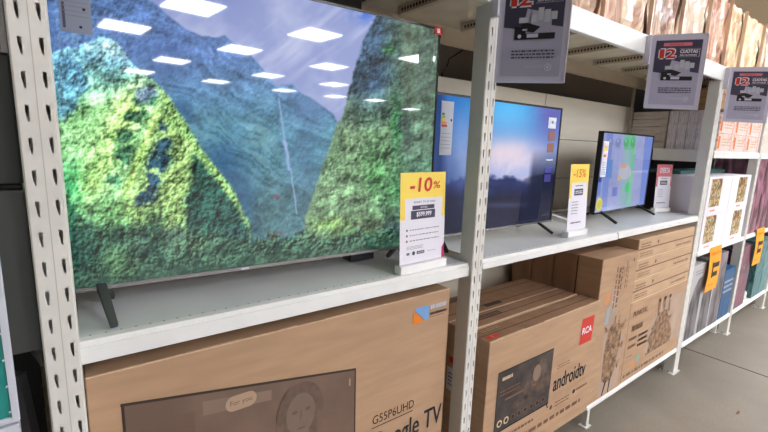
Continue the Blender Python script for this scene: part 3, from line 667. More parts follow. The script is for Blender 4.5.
# ------------------------------------------------------------------ hanging signs
def hanging_sign(x, label):
    o = empty('hanging_sign', x, .83, .56)
    u_ = Vector((.38, -.92, -.05)).normalized(); v_ = Vector((0, 0, 1)); n_ = u_.cross(v_)
    O = Vector((x, .966, .217)); W = .212; H = .333
    def sl(mb_, a0, a1, b0, b1, d0, d1): mb_.prism([O+u_*a0+v_*b0+n_*d0, O+u_*a1+v_*b0+n_*d0, O+u_*a1+v_*b1+n_*d0, O+u_*a0+v_*b1+n_*d0], n_*(d1-d0), M_acr)
    a = MB(); sl(a, 0, W, 0, H, -.004, -.0005); sl(a, W, W+.004, -.005, H, -.004, .002); sl(a, -.004, W, -.006, 0, -.004, .002); sl(a, -.006, 0, 0, H, -.004, .001); sl(a, 0, W, H, H+.004, -.004, .001)
    a.build('acrylic_sleeve', o)
    a = MB(); F = Face(O, u_, v_, a)
    F.rect(0, 0, W, H, M_lil2, 0); F.rect(.012, .014, W-.014, H-.022, M_lil, 1)
    F.poly([(.014, H*.5), (.075, H*.47), (.085, H*.66), (W-.05, H*.6), (W-.05, H*.5), (W-.016, H*.48), (W-.016, H-.024), (.014, H-.024)], M_navy, 2)
    F.poly([(.1, H*.5), (.1, H*.64), (W-.05, H*.62), (W-.05, H*.47)], M_lil, 3)
    F.rect(.045, H*.85, W-.055, H*.895, M_pink, 3); F.bars(.07, H*.862, W-.085, H*.884, 1, M_red, 4, .5, 5)
    
    for g_, a0_, a1_ in (('1', .034, .05), ('2', .058, .096)): F.text(g_, a0_, H*.69, a1_, H*.805, M_paper, 4, 0, .0062)
    for g_, a0_, a1_ in (('1', .034, .05), ('2', .058, .096)): F.text(g_, a0_, H*.69, a1_, H*.805, M_red, 6, 0, .0016)
    for q in ((.11, H*.7, .19, H*.703), (.11, H*.81, .19, H*.813), (.188, H*.7, .19, H*.813)): F.rect(*q, M_lil2, 4)
    F.text('CUOTAS', .114, H*.752, .182, H*.798, M_paper, 4, .05, .0008); F.text('SIN INTERÉS', .115, H*.713, .18, H*.738, M_paper, 4, 0, .0003)
    # pictured appliances
    F.rect(.05, H*.38, .085, H*.5, M_inkb, 4); F.rect(.05, H*.38, .175, H*.435, M_inkb, 4); F.poly([(.06, H*.47), (.11, H*.44), (.13, H*.49), (.08, H*.54)], M_inkb, 5)
    F.rect(.09, H*.395, .125, H*.43, M_lil2, 6); F.disc(.067, H*.41, .006, M_lil2, 6); F.rect(.075, H*.46, .09, H*.475, M_lil2, 6)
    for i in range(4): F.rect(.1+i*.02, H*(.53+.02*(i % 2)), .117+i*.02, H*(.6+.02*((i*3) % 4)), M_lgrey, 5)
    F.rect(.062, H*.53, .09, H*.58, M_lgrey, 5)
    F.bars(.045, H*.2, .18, H*.29, 3, M_navy, 4, .45, 9); F.bars(.09, H*.115, .15, H*.145, 1, M_lgrey, 4, .8, 4)
    F.disc(W-.05, H*.125, .011, M_lil2, 4); F.disc(W-.05, H*.125, .008, M_lil, 5); F.disc(W-.05, H*.125, .003, M_paper, 6)
    a.build('poster', o, recalc=False)
    a = MB(); a.box(x-.012, x+.006, .970, .9985, .42, .553, M_acr); a.build('shelf_clip', o, bevel=.002)
    return tag(o, label, 'hanging sign', 'grey offer signs hanging from the top shelf')
h1 = hanging_sign(1.165, 'nearest grey offer sign, its top cut off, beside the second post')
dup(h1, (1.14, 0.005, .0), label='middle grey offer sign with pink 12, above the smallest television', cat='hanging sign')
dup(h1, (2.31, 0.005, .0), label='farthest grey offer sign with pink 12, at the right edge', cat='hanging sign')

# ------------------------------------------------------------------ cartons
def carton(name, x0, x1, y0, y1, z0, z1, m, label, cat='carton', group=None, tape=None, top=None, bevel=.003, ang=0):
    a = MB(); a.box(x0, x1, y0, y1, z0, z1, m, top=top)
    o = a.build(name, origin=((x0+x1)/2, (y0+y1)/2, z0+GZ), bevel=bevel)
    if tape:
        t = MB()
        if tape == 'top':
            ym = (y0+y1)/2; t.box(x0-.0004, x1+.0004, ym-.02, ym+.02, z1-.0002, z1+.0008, M_tape); t.box(x0-.0008, x0, ym-.02, ym+.02, z1-.08, z1+.0008, M_tape)
            t.build('tape', o)
        if tape == 'edge':                              # torn pale board edges where flaps meet
            rd = random.Random(int(x0*100+y0*1000)); x = x0+.002
            while x < x1-.005:
                w_ = rd.uniform(.03, .11); w_ = min(w_, x1-x-.002)
                dd = rd.uniform(.002, .007); t.box(x, x+w_, y0+.0005, y0+.002+dd, z1-.001, z1+rd.uniform(.0008, .0022), M_edge); x += w_
            t.build('flap_edge', o)
    return tag(o, label, cat, group)
# big carton, left bay
c55 = carton('television_carton', -.014, 1.088, 1.04, 1.19, -1.384, -.522, M_card, 'large brown television carton with Google TV print, under the big television', tape='edge')
a = MB(); F = front(0, 1.04, 0, a)
F.poly([(.05, -1.15), (.683, -1.15), (.677, -.714), (.049, -.606)], mat('box_picture_ground', (118, 95, 82), .55, noise=.14, scale=7), 1)
F.line(.046, -.606, .68, -.715, .007, M_ink, 2); F.line(.05, -.606, .05, -1.15, .006, M_ink, 2); F.line(.678, -.714, .683, -1.15, .005, M_ink, 2)
F.poly([(.056, -.84), (.2, -.84), (.2, -.68), (.056, -.66)], mat('picture_shade', (110, 87, 75), .55, noise=.1, scale=9), 2)
F.poly([(.1, -.96), (.25, -.96), (.25, -.8), (.1, -.8)], mat('picture_shade_b', (114, 90, 78), .55, noise=.1, scale=9), 3)
F.poly([(.22, -.66), (.4, -.69), (.4, -.72), (.22, -.7)], mat('picture_light', (134, 112, 98), .55, noise=.1, scale=9), 3)
# pill button
M_pill = mat('pill_print', (176, 150, 126), .6)
F.poly([(.295+.02*math.cos(t_), -.694+.022*math.sin(t_)) for t_ in [math.pi*(.5+k/8) for k in range(9)]]+[(.338+.02*math.cos(t_), -.694+.022*math.sin(t_)) for t_ in [math.pi*(-.5+k/8) for k in range(9)]], M_pill, 3); F.text('For you', .287, -.704, .345, -.685, M_inkl, 4)
# pictured child: hair, face, eyes, mouth, headphones
M_hair = mat('portrait_hair', (108, 87, 75), .6, noise=.15, scale=40); M_skin = mat('portrait_skin', (126, 106, 94), .6, noise=.08, scale=20); M_shad = mat('portrait_shade', (106, 86, 75), .6)
F.o = F.o+Vector((-.034, 0, -.024))
F.disc(.523, -.75, .062, M_hair, 3, .078, 30); F.rect(.47, -.9, .577, -.75, M_hair, 3)
F.disc(.523, -.775, .046, M_skin, 4, .068, 30); F.rect(.5, -.9, .548, -.82, M_skin, 4); F.poly([(.42, -1.11), (.46, -.93), (.5, -.89), (.55, -.89), (.6, -.93), (.64, -1.11)], mat('portrait_shirt', (122, 99, 86), .6), 4)
for ex in (.503, .545): F.disc(ex, -.763, .009, M_shad, 5, .006)
F.line(.524, -.762, .521, -.793, .004, M_hair, 5); F.disc(.524, -.82, .013, M_shad, 5, .004)
F.disc(.458, -.765, .01, M_shad, 5, .026); F.disc(.587, -.76, .01, M_shad, 5, .026)
for t in range(14):
    t0 = math.pi*t/14; t1 = math.pi*(t+1)/14
    F.line(.523+.066*math.cos(t0), -.75+.075*math.sin(t0), .523+.066*math.cos(t1), -.75+.075*math.sin(t1), .007, M_hair, 5)
F.o = F.o+Vector((.034, 0, .024))
F.rect(.655, -.765, .66, -.74, M_pill, 3)
F.text('G55P6UHD', .752, -.944, .935, -.912, M_ink, 2); F.rect(.75, -.958, .93, -.955, M_ink, 2)
F.text('Google TV', .748, -1.083, 1.078, -.98, M_inkb, 2, 0, .001)
F.bars(.752, -1.17, 1.03, -1.12, 2, M_ink, 2, .5, 3)
F.poly([(.912, -.62), (.95, -.625), (.956, -.61), (.93, -.585), (.914, -.575)], M_or2, 2)
F.poly([(.918, -.572), (.924, -.562), (.984, -.562), (.984, -.615), (.966, -.615), (.94, -.588)], M_blue, 3)
F.bars(.992, -.583, 1.07, -.563, 1, M_lgrey, 2, .8, 2); F.bars(.992, -.604, 1.075, -.592, 1, M_ink, 2, .8, 4); F.bars(.992, -.613, 1.06, -.608, 1, M_inkl, 2, .6, 5)
ink(a, c55)
# four boxes with the red logo, standing one behind another
ys = [.985, 1.108, 1.222, 1.335]
for i, y in enumerate(ys):
    lab = ['front brown carton with red RCA logo and android tv print', 'second brown carton behind the one with the red RCA logo', 'third brown carton back from the red RCA logo', 'rearmost brown carton of those behind the red RCA logo'][i]
    c = carton('television_carton', 1.272+.004*i, 2.137, y, y+.11, -1.384, -.764-.003*i, M_card if i % 2 == 0 else M_card2, lab, tape='edge' if i < 3 else None, group='television cartons with the red logo', top=M_card3)  # tops take the darker cardboard colour
    t = MB(); t.box(1.274+.004*i, 2.135, y+.053, y+.057, -.7643-.003*i, -.7636-.003*i, M_ink)
    T = Face((1.272, y, -.7637-.003*i), (1, 0, 0), (0, 1, 0), t)
    if i == 0: T.rect(.02, .02, .09, .045, M_red, 1); T.rect(.05, .022, .056, .043, M_card2, 2); T.rect(.03, .07, .17, .1, M_inkl, 1); T.bars(.035, .073, .165, .097, 2, M_card2, 2, .5, 4)
    if i in (1, 3): T.rect(.12, .05, .3, .085, M_ink, 1); T.bars(.13, .055, .29, .08, 2, M_card3, 2, .5, 4)
    if i == 2: T.rect(.3, .03, .42, .06, M_ink, 1)
    t.build('top_print', c, recalc=False)
    if i == 0:
        a = MB(); F = front(0, .985, 0, a)
        F.rect(1.345, -1.19, 1.737, -.918, mat('box_picture_dark', (76, 66, 62), .5, noise=.2, scale=11, rgb2=(48, 42, 42)), 1)
        for q in ((1.341, -.92, 1.741, -.914), (1.341, -1.196, 1.345, -.914), (1.737, -1.196, 1.741, -.914), (1.341, -1.2, 1.741, -1.19)): F.rect(*q, M_inkb, 2)
        F.poly([(1.56, -1.1), (1.58, -.96), (1.63, -.93), (1.68, -.95), (1.73, -1.05), (1.73, -1.1)], M_inkm, 2); F.disc(1.62, -1.0, .03, mat('pictured_face', (134, 112, 98), .6), 3, .04); F.rect(1.4, -1.06, 1.62, -1.05, M_inkl, 3)
        F.bars(1.37, -.965, 1.44, -.94, 1, M_edge, 3, .6, 1); F.bars(1.36, -1.035, 1.5, -1.0, 2, M_inkl, 3, .4, 2); F.bars(1.45, -1.125, 1.7, -1.085, 1, M_inkm, 3, .8, 7); F.disc(1.56, -1.06, .03, M_inkm, 3, .05)
        for k in range(8): F.disc(1.375+k*.045, -1.158+.0*k, .017 if k < 2 else .014, M_edge if k < 2 else M_inkl, 3); F.disc(1.375+k*.045, -1.158, .01, M_ink, 4)
        F.poly([(1.72, -1.19), (1.728, -1.19), (1.745, -1.222), (1.737, -1.222)], M_inkb, 1)
        F.text('androidtv', 1.77, -1.148, 2.06, -1.068, M_inkb, 2, 0, .0014); F.bars(1.79, -1.04, 1.9, -1.015, 2, M_inkl, 2, .4, 5)
        F.poly([(1.968, -.965), (2.085, -.965), (2.093, -.828), (1.976, -.828)], M_red, 2); F.text('RCA', 1.986, -.912, 2.074, -.878, M_paper, 3, 0, .001)
        F.bars(1.37, -1.25, 1.63, -1.225, 1, M_inkl, 2, .5, 6); F.bars(1.8, -1.245, 1.93, -1.21, 2, M_inkl, 2, .4, 8); F.disc(1.97, -1.215, .012, M_ink, 2); F.bars(1.99, -1.225, 2.1, -1.2, 1, M_inkl, 2, .5, 9)
        F.bars(1.5, -1.31, 2.05, -1.27, 1, M_inkl, 2, .5, 11); F.disc(1.77, -1.23, .012, M_inkl, 2)
        ink(a, c)
    else:
        t = MB(); F = Face((1.2715+.004*i, y+.11, -1.384), (0, -1, 0), (0, 0, 1), t)
        F.rect(.01, .31, .1, .42, M_paper, 1); F.bars(.02, .33, .09, .4, 4, M_inkb, 2, .4, i); F.rect(.02, .44, .1, .47, M_red, 1)
        t.build('side_label', c, recalc=False)
# upright giraffe cartons
for i in range(4):
    y = 1.0+.137*i
    lab = ['front upright carton with a sideways giraffe print', 'second upright brown carton behind the sideways giraffe print', 'third upright brown carton back from the sideways giraffe print', 'rearmost upright brown carton behind the sideways giraffe print'][i]
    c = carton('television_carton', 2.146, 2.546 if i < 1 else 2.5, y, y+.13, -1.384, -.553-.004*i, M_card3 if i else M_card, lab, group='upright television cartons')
    if i == 0:
        a = MB(); F = front(0, 1.0, 0, a)
        F.poly([(2.27, -1.37), (2.26, -1.0), (2.3, -.72), (2.36, -.78), (2.4, -1.0), (2.5, -1.05), (2.5, -1.37)], mat('pale_blue_wash', (176, 152, 134), .7, noise=.12, scale=6), 1)
        M_foi = mat('faint_orange_ink', (206, 140, 92), .7); M_fbi = mat('faint_blue_ink', (156, 164, 168), .7); F.disc(2.24, -.78, .028, M_foi, 2, .035); F.poly([(2.235, -.93), (2.25, -.84), (2.29, -.83), (2.28, -.93)], M_fbi, 2)
        M_gi = mat('giraffe_print', (98, 74, 58), .7, noise=.45, scale=38, rgb2=(168, 132, 100))
        F.poly([(2.29, -1.27), (2.28, -1.1), (2.3, -.98), (2.33, -.945), (2.42, -.955), (2.46, -.99), (2.46, -1.1), (2.43, -1.25), (2.4, -1.3), (2.33, -1.3)], M_gi, 3)
        for q in ([(2.3, -.97), (2.25, -.94), (2.27, -.985)], [(2.44, -.97), (2.5, -.95), (2.47, -1.01)], [(2.35, -.95), (2.355, -.9), (2.372, -.9), (2.372, -.95)], [(2.4, -.95), (2.41, -.905), (2.425, -.91), (2.42, -.95)], [(2.44, -1.1), (2.5, -1.08), (2.49, -1.13)], [(2.43, -1.2), (2.49, -1.19), (2.46, -1.25)]): F.poly(q, M_gi, 4)
        F.poly([(2.335, -1.29), (2.31, -1.375), (2.322, -1.375), (2.355, -1.29)], M_ink, 3); F.poly([(2.385, -1.29), (2.38, -1.375), (2.392, -1.375), (2.4, -1.29)], M_ink, 3)
        for k, (ax, w_) in enumerate(((2.31, .012), (2.34, .02), (2.37, .012), (2.42, .008), (2.44, .008))):
            rd = random.Random(k); z = -.85+.1*(k > 1)
            while z < -.62: hh = rd.uniform(.012, .035); F.rect(ax, z, ax+w_, z+hh, M_inkl, 2); z += hh+.01
        for r_ in (.035, .026):
            for t in range(12): t0 = math.pi*2*t/12; F.line(2.37+r_*math.cos(t0), -.66+r_*1.2*math.sin(t0), 2.37+r_*math.cos(t0+.4), -.66+r_*1.2*math.sin(t0+.4), .003, M_inkl, 2)
        F.disc(2.5, -.6, .01, M_inkl, 2); ink(a, c)
# flat stack right of them
zs = [-1.384, -.872, -.74, -.618, -.496]
names = ['large lying carton with a giraffe print, lowest of the stack beside the third post', 'lying brown carton directly above the giraffe print', 'lying brown carton second from the top beside the third post', 'topmost lying brown carton beside the third post']
for i in range(4):
    x0 = 2.552 if i == 0 else 2.549+.004*i
    c = carton('television_carton', x0, 3.405, 1.002+.002*i, 1.5, zs[i]+.001, zs[i+1]-.001, [M_card, M_card2, M_card2, M_card2][i], names[i], group='lying television cartons', tape='edge')
    a = MB(); F = front(x0, 1.002+.002*i, zs[i], a); h_ = zs[i+1]-zs[i]
    if i:
        F.rect(0, h_*.47, 3.405-x0, h_*.54, M_inkl, 1); F.bars(.03, h_*.56, .16, h_*.82, 2, M_inkl, 1, .5, i); F.bars(.55, h_*.12, .8, h_*.3, 1, M_inkl, 1, .6, i+3); F.disc(.26, h_*.7, .012, M_inkl, 1); F.bars(.03, h_*.12, .2, h_*.36, 2, M_card3, 1, .6, i+5)
    else:
        F.text('PUNKTAL', .05, .415, .24, .45, M_inkl, 2, 0, .0008); F.bars(.05, .31, .2, .37, 1, M_inkl, 2, .6, 2)
        F.bars(.03, .2, .13, .3, 2, M_inkl, 2, .4, 3); F.bars(.16, .19, .29, .29, 3, M_ink, 2, .5, 4); F.rect(.03, .16, .11, .165, M_inkl, 2)
        F.poly([(.28, .1), (.3, .3), (.5, .44), (.86, .44), (.86, .1)], mat('pale_blue_wash', (0, 0, 0)), 1)
        F.disc(.2, .115, .022, mat('faint_teal_ink', (120, 168, 158), .7), 2); F.disc(.13, .085, .024, M_foi, 2); F.bars(.02, .02, .6, .06, 1, M_inkl, 2, .5, 8); F.bars(.3, .09, .7, .12, 1, M_inkl, 2, .4, 9)
        M_gi = MATS['giraffe_print']
        F.poly([(.32, .1), (.34, .17), (.3, .2), (.36, .26), (.4, .33), (.44, .36), (.56, .36), (.6, .28), (.66, .22), (.7, .15), (.68, .1)], M_gi, 3)
        for ax in (.41, .49, .57): F.poly([(ax, .34), (ax-.008, .44), (ax+.018, .44), (ax+.03, .34)], M_gi, 4); F.disc(ax+.006, .45, .016, M_ink, 5, .012)
        F.poly([(.4, .3), (.33, .27), (.38, .26)], M_gi, 4); F.poly([(.58, .3), (.66, .31), (.62, .26)], M_gi, 4)
    ink(a, c)

# ------------------------------------------------------------------ left edge: teal board and dark stock
ang = .12; ca, sa = math.cos(ang), math.sin(ang)
o = empty('framed_board', -.4, .93, -.53)
def TB(a_, d, z): return Vector((-.1125, .95, z))+Vector((ca, sa, 0))*(-a_)+Vector((-sa, ca, 0))*d
def tslab(m_, a0, a1, d0, d1, z0, z1, mm): m_.prism([TB(a0, d0, z0), TB(a1, d0, z0), TB(a1, d0, z1), TB(a0, d0, z1)], Vector((-sa, ca, 0))*(d1-d0), mm)
a = MB(); tslab(a, .006, .6, .001, .01, -.515, -.08, M_teal); a.build('panel', o)
a = MB()
for q in ((0, .011, -.525, -.07), (.59, .605, -.525, -.07), (.011, .59, -.525, -.513), (.011, .59, -.082, -.07)): tslab(a, q[0], q[1], -.004, .014, q[2], q[3], M_lgrey)
a.build('frame', o, bevel=.003)
a = MB()
for k in range(9):
    v = TB(.013, -.005, -.50+k*.05); a.tube([v, v+Vector((sa, -ca, 0))*.003], .0018, M_lgrey, 6)
a.build('rivet', o); tag(o, 'teal board in a white frame at the lower left edge', 'board')
a = MB(); a.prism([TB(.003, -.004, -.56), TB(.6, -.004, -.56), TB(.6, -.004, -.529), TB(.003, -.004, -.529)], (0, .02, 0), M_lgrey)
tag(a.build('white_rail', origin=(-.4, .95, 1.0), bevel=.002), 'white rail right under the teal board', 'rail')
a = MB()
a.box(-.75, -.078, 1.05, 1.125, -.1, .135, mat('dark_green_grey', (52, 56, 54), .6)); a.box(-.75, -.078, 1.05, 1.125, -.44, -.112, mat('grey_green', (84, 86, 84), .6)); a.box(-.75, -.08, 1.06, 1.115, -.112, -.1, M_black)
o = a.build('stock_box', origin=(-.4, 1.1, 1.11), bevel=.003); tag(o, 'dark grey stock box seen left of the nearest post', 'box')
a = MB(); a.box(-.75, -.078, 1.04, 1.125, .136, .9, mat('pale_grey_box', (168, 166, 166), .6)); a.box(-.0895, -.0875, 1.037, 1.04, .14, .9, M_hole)
tag(a.build('stock_box', origin=(-.4, 1.1, 1.7), bevel=.003), 'pale grey box standing on the dark one, left of the nearest post', 'box')
a = MB(); a.prism([(-.079, 1.02, -.47), (-.102, 1.11, -.47), (-.127, 1.225, -.47), (-.16, 1.45, -.47), (-.9, 1.5, -.47), (-.9, 1.55, -.47), (-.079, 1.55, -.47)], (0, 0, .025), mat('dull_grey_shelf', (128, 128, 124), .5))
tag(a.build('corner_shelf', origin=(-.4, 1.3, 1.08), bevel=.004), 'dull grey shelf piece with a slanted edge, left of the nearest post', 'shelf')
a = MB(); a.box(-.8, -.1, 1.2, 1.24, -1.59, -.48, mat('black_stock', (20, 20, 22), .7)); a.bar((-.13, 1.1, -.5), (-.095, 1.15, -1.1), .03, .02, M_leg)
tag(a.build('dark_board', origin=(-.4, 1.2, 0)), 'black board under the slanted grey shelf at the left edge', 'board')

# ------------------------------------------------------------------ right bays
M_food = pattern_mat('food_photo', [(70, 50, 34), (150, 108, 60), (226, 206, 170), (96, 110, 52), (190, 130, 70)], 13, (1, 1, 1))
M_wbox = mat('white_lilac_box', (238, 234, 244), .45)
for i in range(4):
    cx, cz = i % 2, i // 2
    x0 = 3.53+cx*.49; z0 = -.69+cz*.266
    c = carton('appliance_box', x0, x0+.484, 1.004, 1.27, z0, z0+.264, M_wbox, '%s %s white box with a brown food picture, above the orange tag' % (['lower', 'upper'][cz], ['left', 'right'][cx]), 'box', 'white boxes with food pictures')
    a = MB(); F = front(x0, 1.004, z0, a); F.rect(.05+.12*cx, .05, .27+.12*cx, .25, M_food, 1); F.bars(.1+.1*cx, .012, .2+.1*cx, .03, 1, M_or2, 1, .6, i); F.rect(.3+.1*cx, .0, .302+.1*cx, .264, M_lgrey, 1); ink(a, c)
M_ow = pattern_mat('orange_white_pack', [(228, 110, 60), (246, 226, 214), (236, 222, 226), (240, 150, 96)], 9, (1.4, 1, .8))
for i in range(6):
    cx, cz = i % 3, i//3
    x0 = 3.55+cx*.335
    c = carton('orange_pack', x0, x0+.33, 1.004, 1.062, .022+cz*.118, .022+cz*.118+.116, M_ow, '%s %s orange and white pack on the shelf below the farthest sign' % (['lower', 'upper'][cz], ['left', 'middle', 'right'][cx]), 'pack', 'orange and white packs')
    a = MB(); F = front(x0, 1.004, .022+cz*.118, a); F.rect(.01, .015, .05, .1, M_or2, 1); F.bars(.09, .03, .28, .09, 3, M_edge, 1, .4, i); ink(a, c)
M_vp = pattern_mat('streaked_pack', [(232, 226, 236), (204, 196, 206), (246, 242, 248), (160, 144, 150)], 10, (14, 14, .6))
for i in range(4): carton('upright_pack', 3.53, 4.45, 1.07+.06*i, 1.128+.06*i, .022, .296, M_vp, '%s upright streaked grey pack on the shelf left of the third post' % ['nearest', 'second', 'third', 'farthest'][i], 'pack', 'upright streaked packs')
M_hp = pattern_mat('lying_pack', [(180, 168, 158), (214, 204, 194), (196, 184, 176)], 8, (1, 1, 9))
for i in range(5): carton('lying_pack', 3.535, 4.4, 1.318, 1.372+.19, .022+.055*i, .075+.055*i, M_hp, 'grey brown flat pack, %s in the pile beside the rear post' % ['lowest', 'second lowest', 'middle', 'second highest', 'highest'][i], 'pack', 'grey brown flat packs')
M_bp = mat('brown_slat_pack', (168, 128, 84), .6, noise=.2, scale=5, stretch=(1, 1, 9))
for i in range(3): carton('brown_pack', 3.53, 4.4, 1.01, 1.3, .3+.048*i, .345+.048*i, M_bp, 'brown flat box, %s of three beneath the top shelf by the third post' % ['lowest', 'middle', 'highest'][i], 'box', 'brown flat boxes')
a = MB(); a.box(3.57, 4.55, 1.2, 1.4, -.155, -.13, mat('dark_teal_lid', (40, 96, 96), .5)); tag(a.build('teal_lid', origin=(4, 1.3, 1.4)), 'dark teal sheet lying on the white food boxes', 'sheet')
# lower goods
def goods(x0, x1, z0, z1, m, label, deco=None, group=None, y=1.01, d=.3, name='display_box'):
    c = carton(name, x0, x1, y, y+d, z0, z1, m, label, 'box', group)
    if deco:
        a = MB(); F = front(x0, y, z0, a); deco(F, x1-x0, z1-z0); ink(a, c)
    return c
M_arch = mat('grey_photo', (136, 130, 132), .5, noise=.3, scale=7, rgb2=(52, 48, 52), stretch=(2, 1, .7))
def arch(F, w, h):
    F.poly([(w*.06, h*.01), (w*.08, h*.5), (w*.3, h*.7), (w*.55, h*.8), (w*.85, h*.83), (w*.9, h*.01)], M_arch, 1); F.bars(w*.2, h*.86, w*.8, h*.93, 2, M_grey, 1, .4, 3)
Mw2 = mat('dull_white_box', (186, 184, 188), .5)
goods(3.53, 3.78, -1.384, -.80, Mw2, 'left white box with a grey curved picture below the nearer orange tag', arch, 'boxes with grey curved pictures')
goods(3.785, 4.04, -1.384, -.81, Mw2, 'right white box with a grey curved picture below the nearer orange tag', arch, 'boxes with grey curved pictures')
goods(4.045, 4.28, -1.384, -.78, mat('silver_box', (128, 122, 130), .4, noise=.3, scale=6), 'silvery box between the grey pictures and the blue box', lambda F, w, h: F.poly([(w*.1, 0), (w*.3, h*.7), (w*.9, h*.9), (w*.9, 0)], M_arch, 1))
goods(4.29, 4.56, -1.384, -.95, mat('blue_box', (24, 84, 130), .4, noise=.2, scale=6), 'bright blue box low down, left of the fourth post', lambda F, w, h: F.bars(w*.1, h*.5, w*.9, h*.8, 3, M_lgrey, 1, .4, 5))
M_mauve = pattern_mat('mauve_print', [(64, 44, 48), (112, 80, 88), (176, 124, 144), (52, 36, 40)], 5, (1, 1, .5))
goods(4.68, 4.94, -.688, -.03, M_mauve, 'left mauve printed carton on the shelf right of the fourth post', None, 'mauve cartons')
goods(4.95, 5.25, -.688, -.03, M_mauve, 'middle mauve printed carton on the shelf right of the fourth post', None, 'mauve cartons')
goods(5.26, 5.72, -.688, -.10, mat('dusky_box', (110, 84, 88), .5, noise=.3, scale=5), 'dusky brown carton right of the mauve ones', None, 'mauve cartons')
goods(4.69, 5.0, -1.384, -.80, pattern_mat('pink_print', [(60, 46, 52), (150, 96, 116), (84, 66, 74), (170, 146, 156)], 6, (1, 1, .6)), 'pink and grey box low down, right of the fourth post')
goods(5.25, 5.5, -1.384, -.82, pattern_mat('teal_print', [(24, 60, 66), (84, 136, 140), (44, 60, 72)], 8, (1, 1, .6)), 'left teal box below the farther orange tag', None, 'teal boxes')
goods(5.51, 5.73, -1.384, -.82, pattern_mat('teal_print_b', [(30, 84, 90), (110, 160, 160), (36, 56, 68)], 8, (1, 1, .6)), 'right teal box below the farther orange tag', None, 'teal boxes')
a = MB(); a.box(5.03, 5.2, 1.03, 1.15, -1.384, -1.30, mat('white_plush', (226, 220, 210), .8)); tag(a.build('white_packet', origin=(5.1, 1.09, .17), bevel=.02), 'small rounded white packet on the bottom shelf right of the fourth post', 'packet')
goods(4.68, 5.2, .023, .33, pattern_mat('peach_pack', [(236, 170, 130), (246, 224, 210), (230, 200, 196)], 7), 'left peach patterned box on the upper shelf of the mauve bay', None, 'peach boxes')
goods(5.22, 5.72, .023, .33, MATS.get('x') or M_ow, 'right peach patterned box on the upper shelf of the mauve bay', None, 'peach boxes')
goods(5.83, 6.4, -.688, -.1, M_dpanel, 'dark carton in the farthest bay'); goods(5.83, 6.4, -1.384, -.8, M_mauve, 'mauve carton on the bottom shelf of the farthest bay'); goods(5.83, 6.5, .023, .33, M_ow, 'orange patterned box in the farthest bay')
# orange tags over the shelf edge
def otag(x0, w, z1, h, label, seed):
    a = MB(); n = 6; y = .996
    def yz(k): t = k/n; return y-.010*math.sin(t*math.pi)-.012*t*t, z1-h*t
    for k in range(n):
        ya, za = yz(k); yb, zb = yz(k+1); sx = -.03*h
        a.prism([(x0-.02*k/n, ya, za), (x0+w-.02*k/n, ya, za), (x0+w-.02*(k+1)/n, yb, zb), (x0-.02*(k+1)/n, yb, zb)], (0, .0015, 0), M_orange)
    o = a.build('shelf_tag', origin=(x0+w/2, y, z1+GZ-h), recalc=True)
    p = MB(); F = Face((x0-.01, .9825, z1-h), (1, 0, 0), (0, 0, 1), p)
    F.bars(.04, h*.82, w-.04, h*.92, 1, M_or2, 1, .6, seed); F.rect(.09, h*.53, w-.03, h*.64, M_ink, 1); F.rect(.09, h*.32, w-.05, h*.43, M_ink, 1); F.rect(.07, h*.3, .1, h*.66, M_ink, 1); F.bars(.03, h*.1, w*.6, h*.18, 1, M_or2, 1, .6, seed)
    ink(p, o); tag(o, label, 'price tag', 'orange tags over the shelf edge')
otag(3.76, .25, -.69, .34, 'nearer orange tag over the shelf edge below the food boxes', 1)
otag(4.95, .25, -.66, .34, 'farther orange tag over the shelf edge below the mauve cartons', 2)

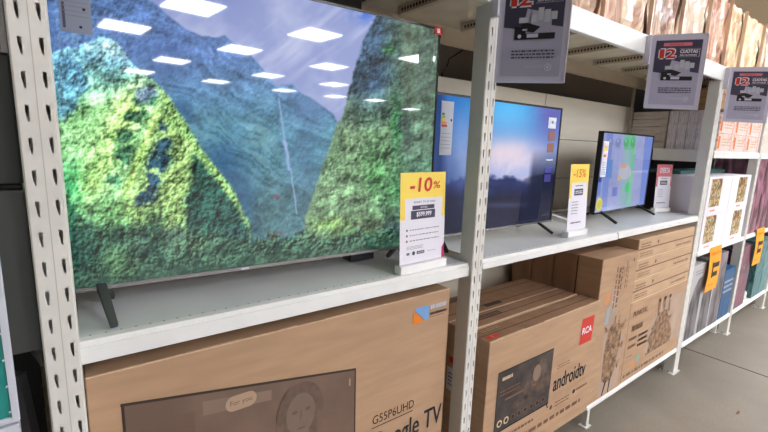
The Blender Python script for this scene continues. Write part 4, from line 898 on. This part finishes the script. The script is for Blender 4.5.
# ------------------------------------------------------------------ goods on the top shelf
TOP = [(1.25, .30, .9, [(214, 170, 150), (240, 214, 196), (150, 120, 110)], 'far left peach bundle with grey patches'),
       (1.58, .27, .9, [(112, 88, 124), (226, 190, 160), (160, 130, 110), (240, 206, 170)], 'violet touched beige bundle'),
       (1.88, .42, .96, [(250, 222, 190), (246, 212, 184), (196, 140, 116), (255, 236, 212)], 'cream and skin toned bundle just left of the middle sign'),
       (2.33, .34, .97, [(206, 190, 184), (150, 104, 84), (238, 206, 180), (120, 96, 90)], 'white, grey and brown printed bundle above the middle sign'),
       (2.70, .36, .96, [(214, 190, 170), (242, 214, 190), (160, 120, 96)], 'pale folded bundle right above the middle sign'),
       (3.08, .32, .95, [(226, 120, 60), (240, 200, 176), (180, 110, 76), (250, 224, 200)], 'orange printed bundle right of the middle sign'),
       (3.42, .28, .95, [(250, 226, 160), (236, 190, 150), (150, 130, 80)], 'yellow cream bundle with an olive top'),
       (3.73, .42, .95, [(240, 180, 130), (250, 220, 180), (196, 140, 96)], 'warm peach bundle above the farthest sign'),
       (4.18, .45, .95, [(214, 160, 120), (246, 210, 180), (140, 110, 90), (250, 226, 200)], 'peach and brown bundle beyond the farthest sign'),
       (4.67, .5, .95, [(220, 150, 96), (246, 206, 170), (150, 120, 90)], 'orange brown bundle near the right edge'),
       (5.2, .5, .95, [(226, 190, 150), (196, 150, 120), (120, 100, 80)], 'tan bundle next to the farthest one'),
       (5.75, .6, .95, [(200, 170, 140), (236, 200, 160), (150, 110, 80)], 'farthest tan bundle on the top shelf')]
for i, (x, w, zt, cols, lab) in enumerate(TOP):
    m = pattern_mat('bundle_print_%s' % 'abcdefghijkl'[i], [tuple(min(255, int(c_*1.06+8)) for c_ in cc) for cc in cols], 2.8, (1.3, 1, .7), rough=.3, dist=2.2)
    a = MB(); rd = random.Random(i); a.box(x+.006, x+w-.006, 1.035, 1.45, .563, zt, m); n = 12
    q = [[(x+.0015+(w-.003)*p_/n, 1.012+.02*abs(math.sin(p_*1.3+i+.25*r_))*abs(math.sin(r_*.35+p_*.6+i))+(.008 if p_ in (0, n) or r_ in (0, n) else 0), .563+(zt-.563)*r_/n) for p_ in range(n+1)] for r_ in range(n+1)]
    for r_ in range(n):
        for p_ in range(n): a.face([q[r_][p_], q[r_][p_+1], q[r_+1][p_+1], q[r_+1][p_]], m)
    o = a.build('wrapped_bundle', origin=(x+w/2, 1.2, .563+GZ), bevel=0)
    t = MB(); t.box(x-.003, x+.003, 1.0, 1.02, .563, zt, mat('film_seam', (255, 226, 200), .2)); t.build('film_seam', o)
    tag(o, lab, 'bundle', 'wrapped bundles on the top shelf')

# small crumb on the floor
a = MB(); a.box(3.215, 3.26, .572, .585, -1.59, -1.585, M_inkl); tag(a.build('litter', origin=(3.24, .58, 0), bevel=.002), 'small brown scrap on the concrete floor', 'litter')

# ------------------------------------------------------------------ light
w = bpy.data.worlds.new('store_air'); bpy.context.scene.world = w; w.use_nodes = True
w.node_tree.nodes['Background'].inputs[0].default_value = (.95, .97, 1, 1); w.node_tree.nodes['Background'].inputs[1].default_value = .42
vs = bpy.context.scene.view_settings; vs.view_transform = 'Standard'; vs.look = 'None'; vs.gamma = 1; vs.exposure = .38; vs.use_curve_mapping = False
for o in bpy.data.objects:
    if '_o' in o: del o['_o']
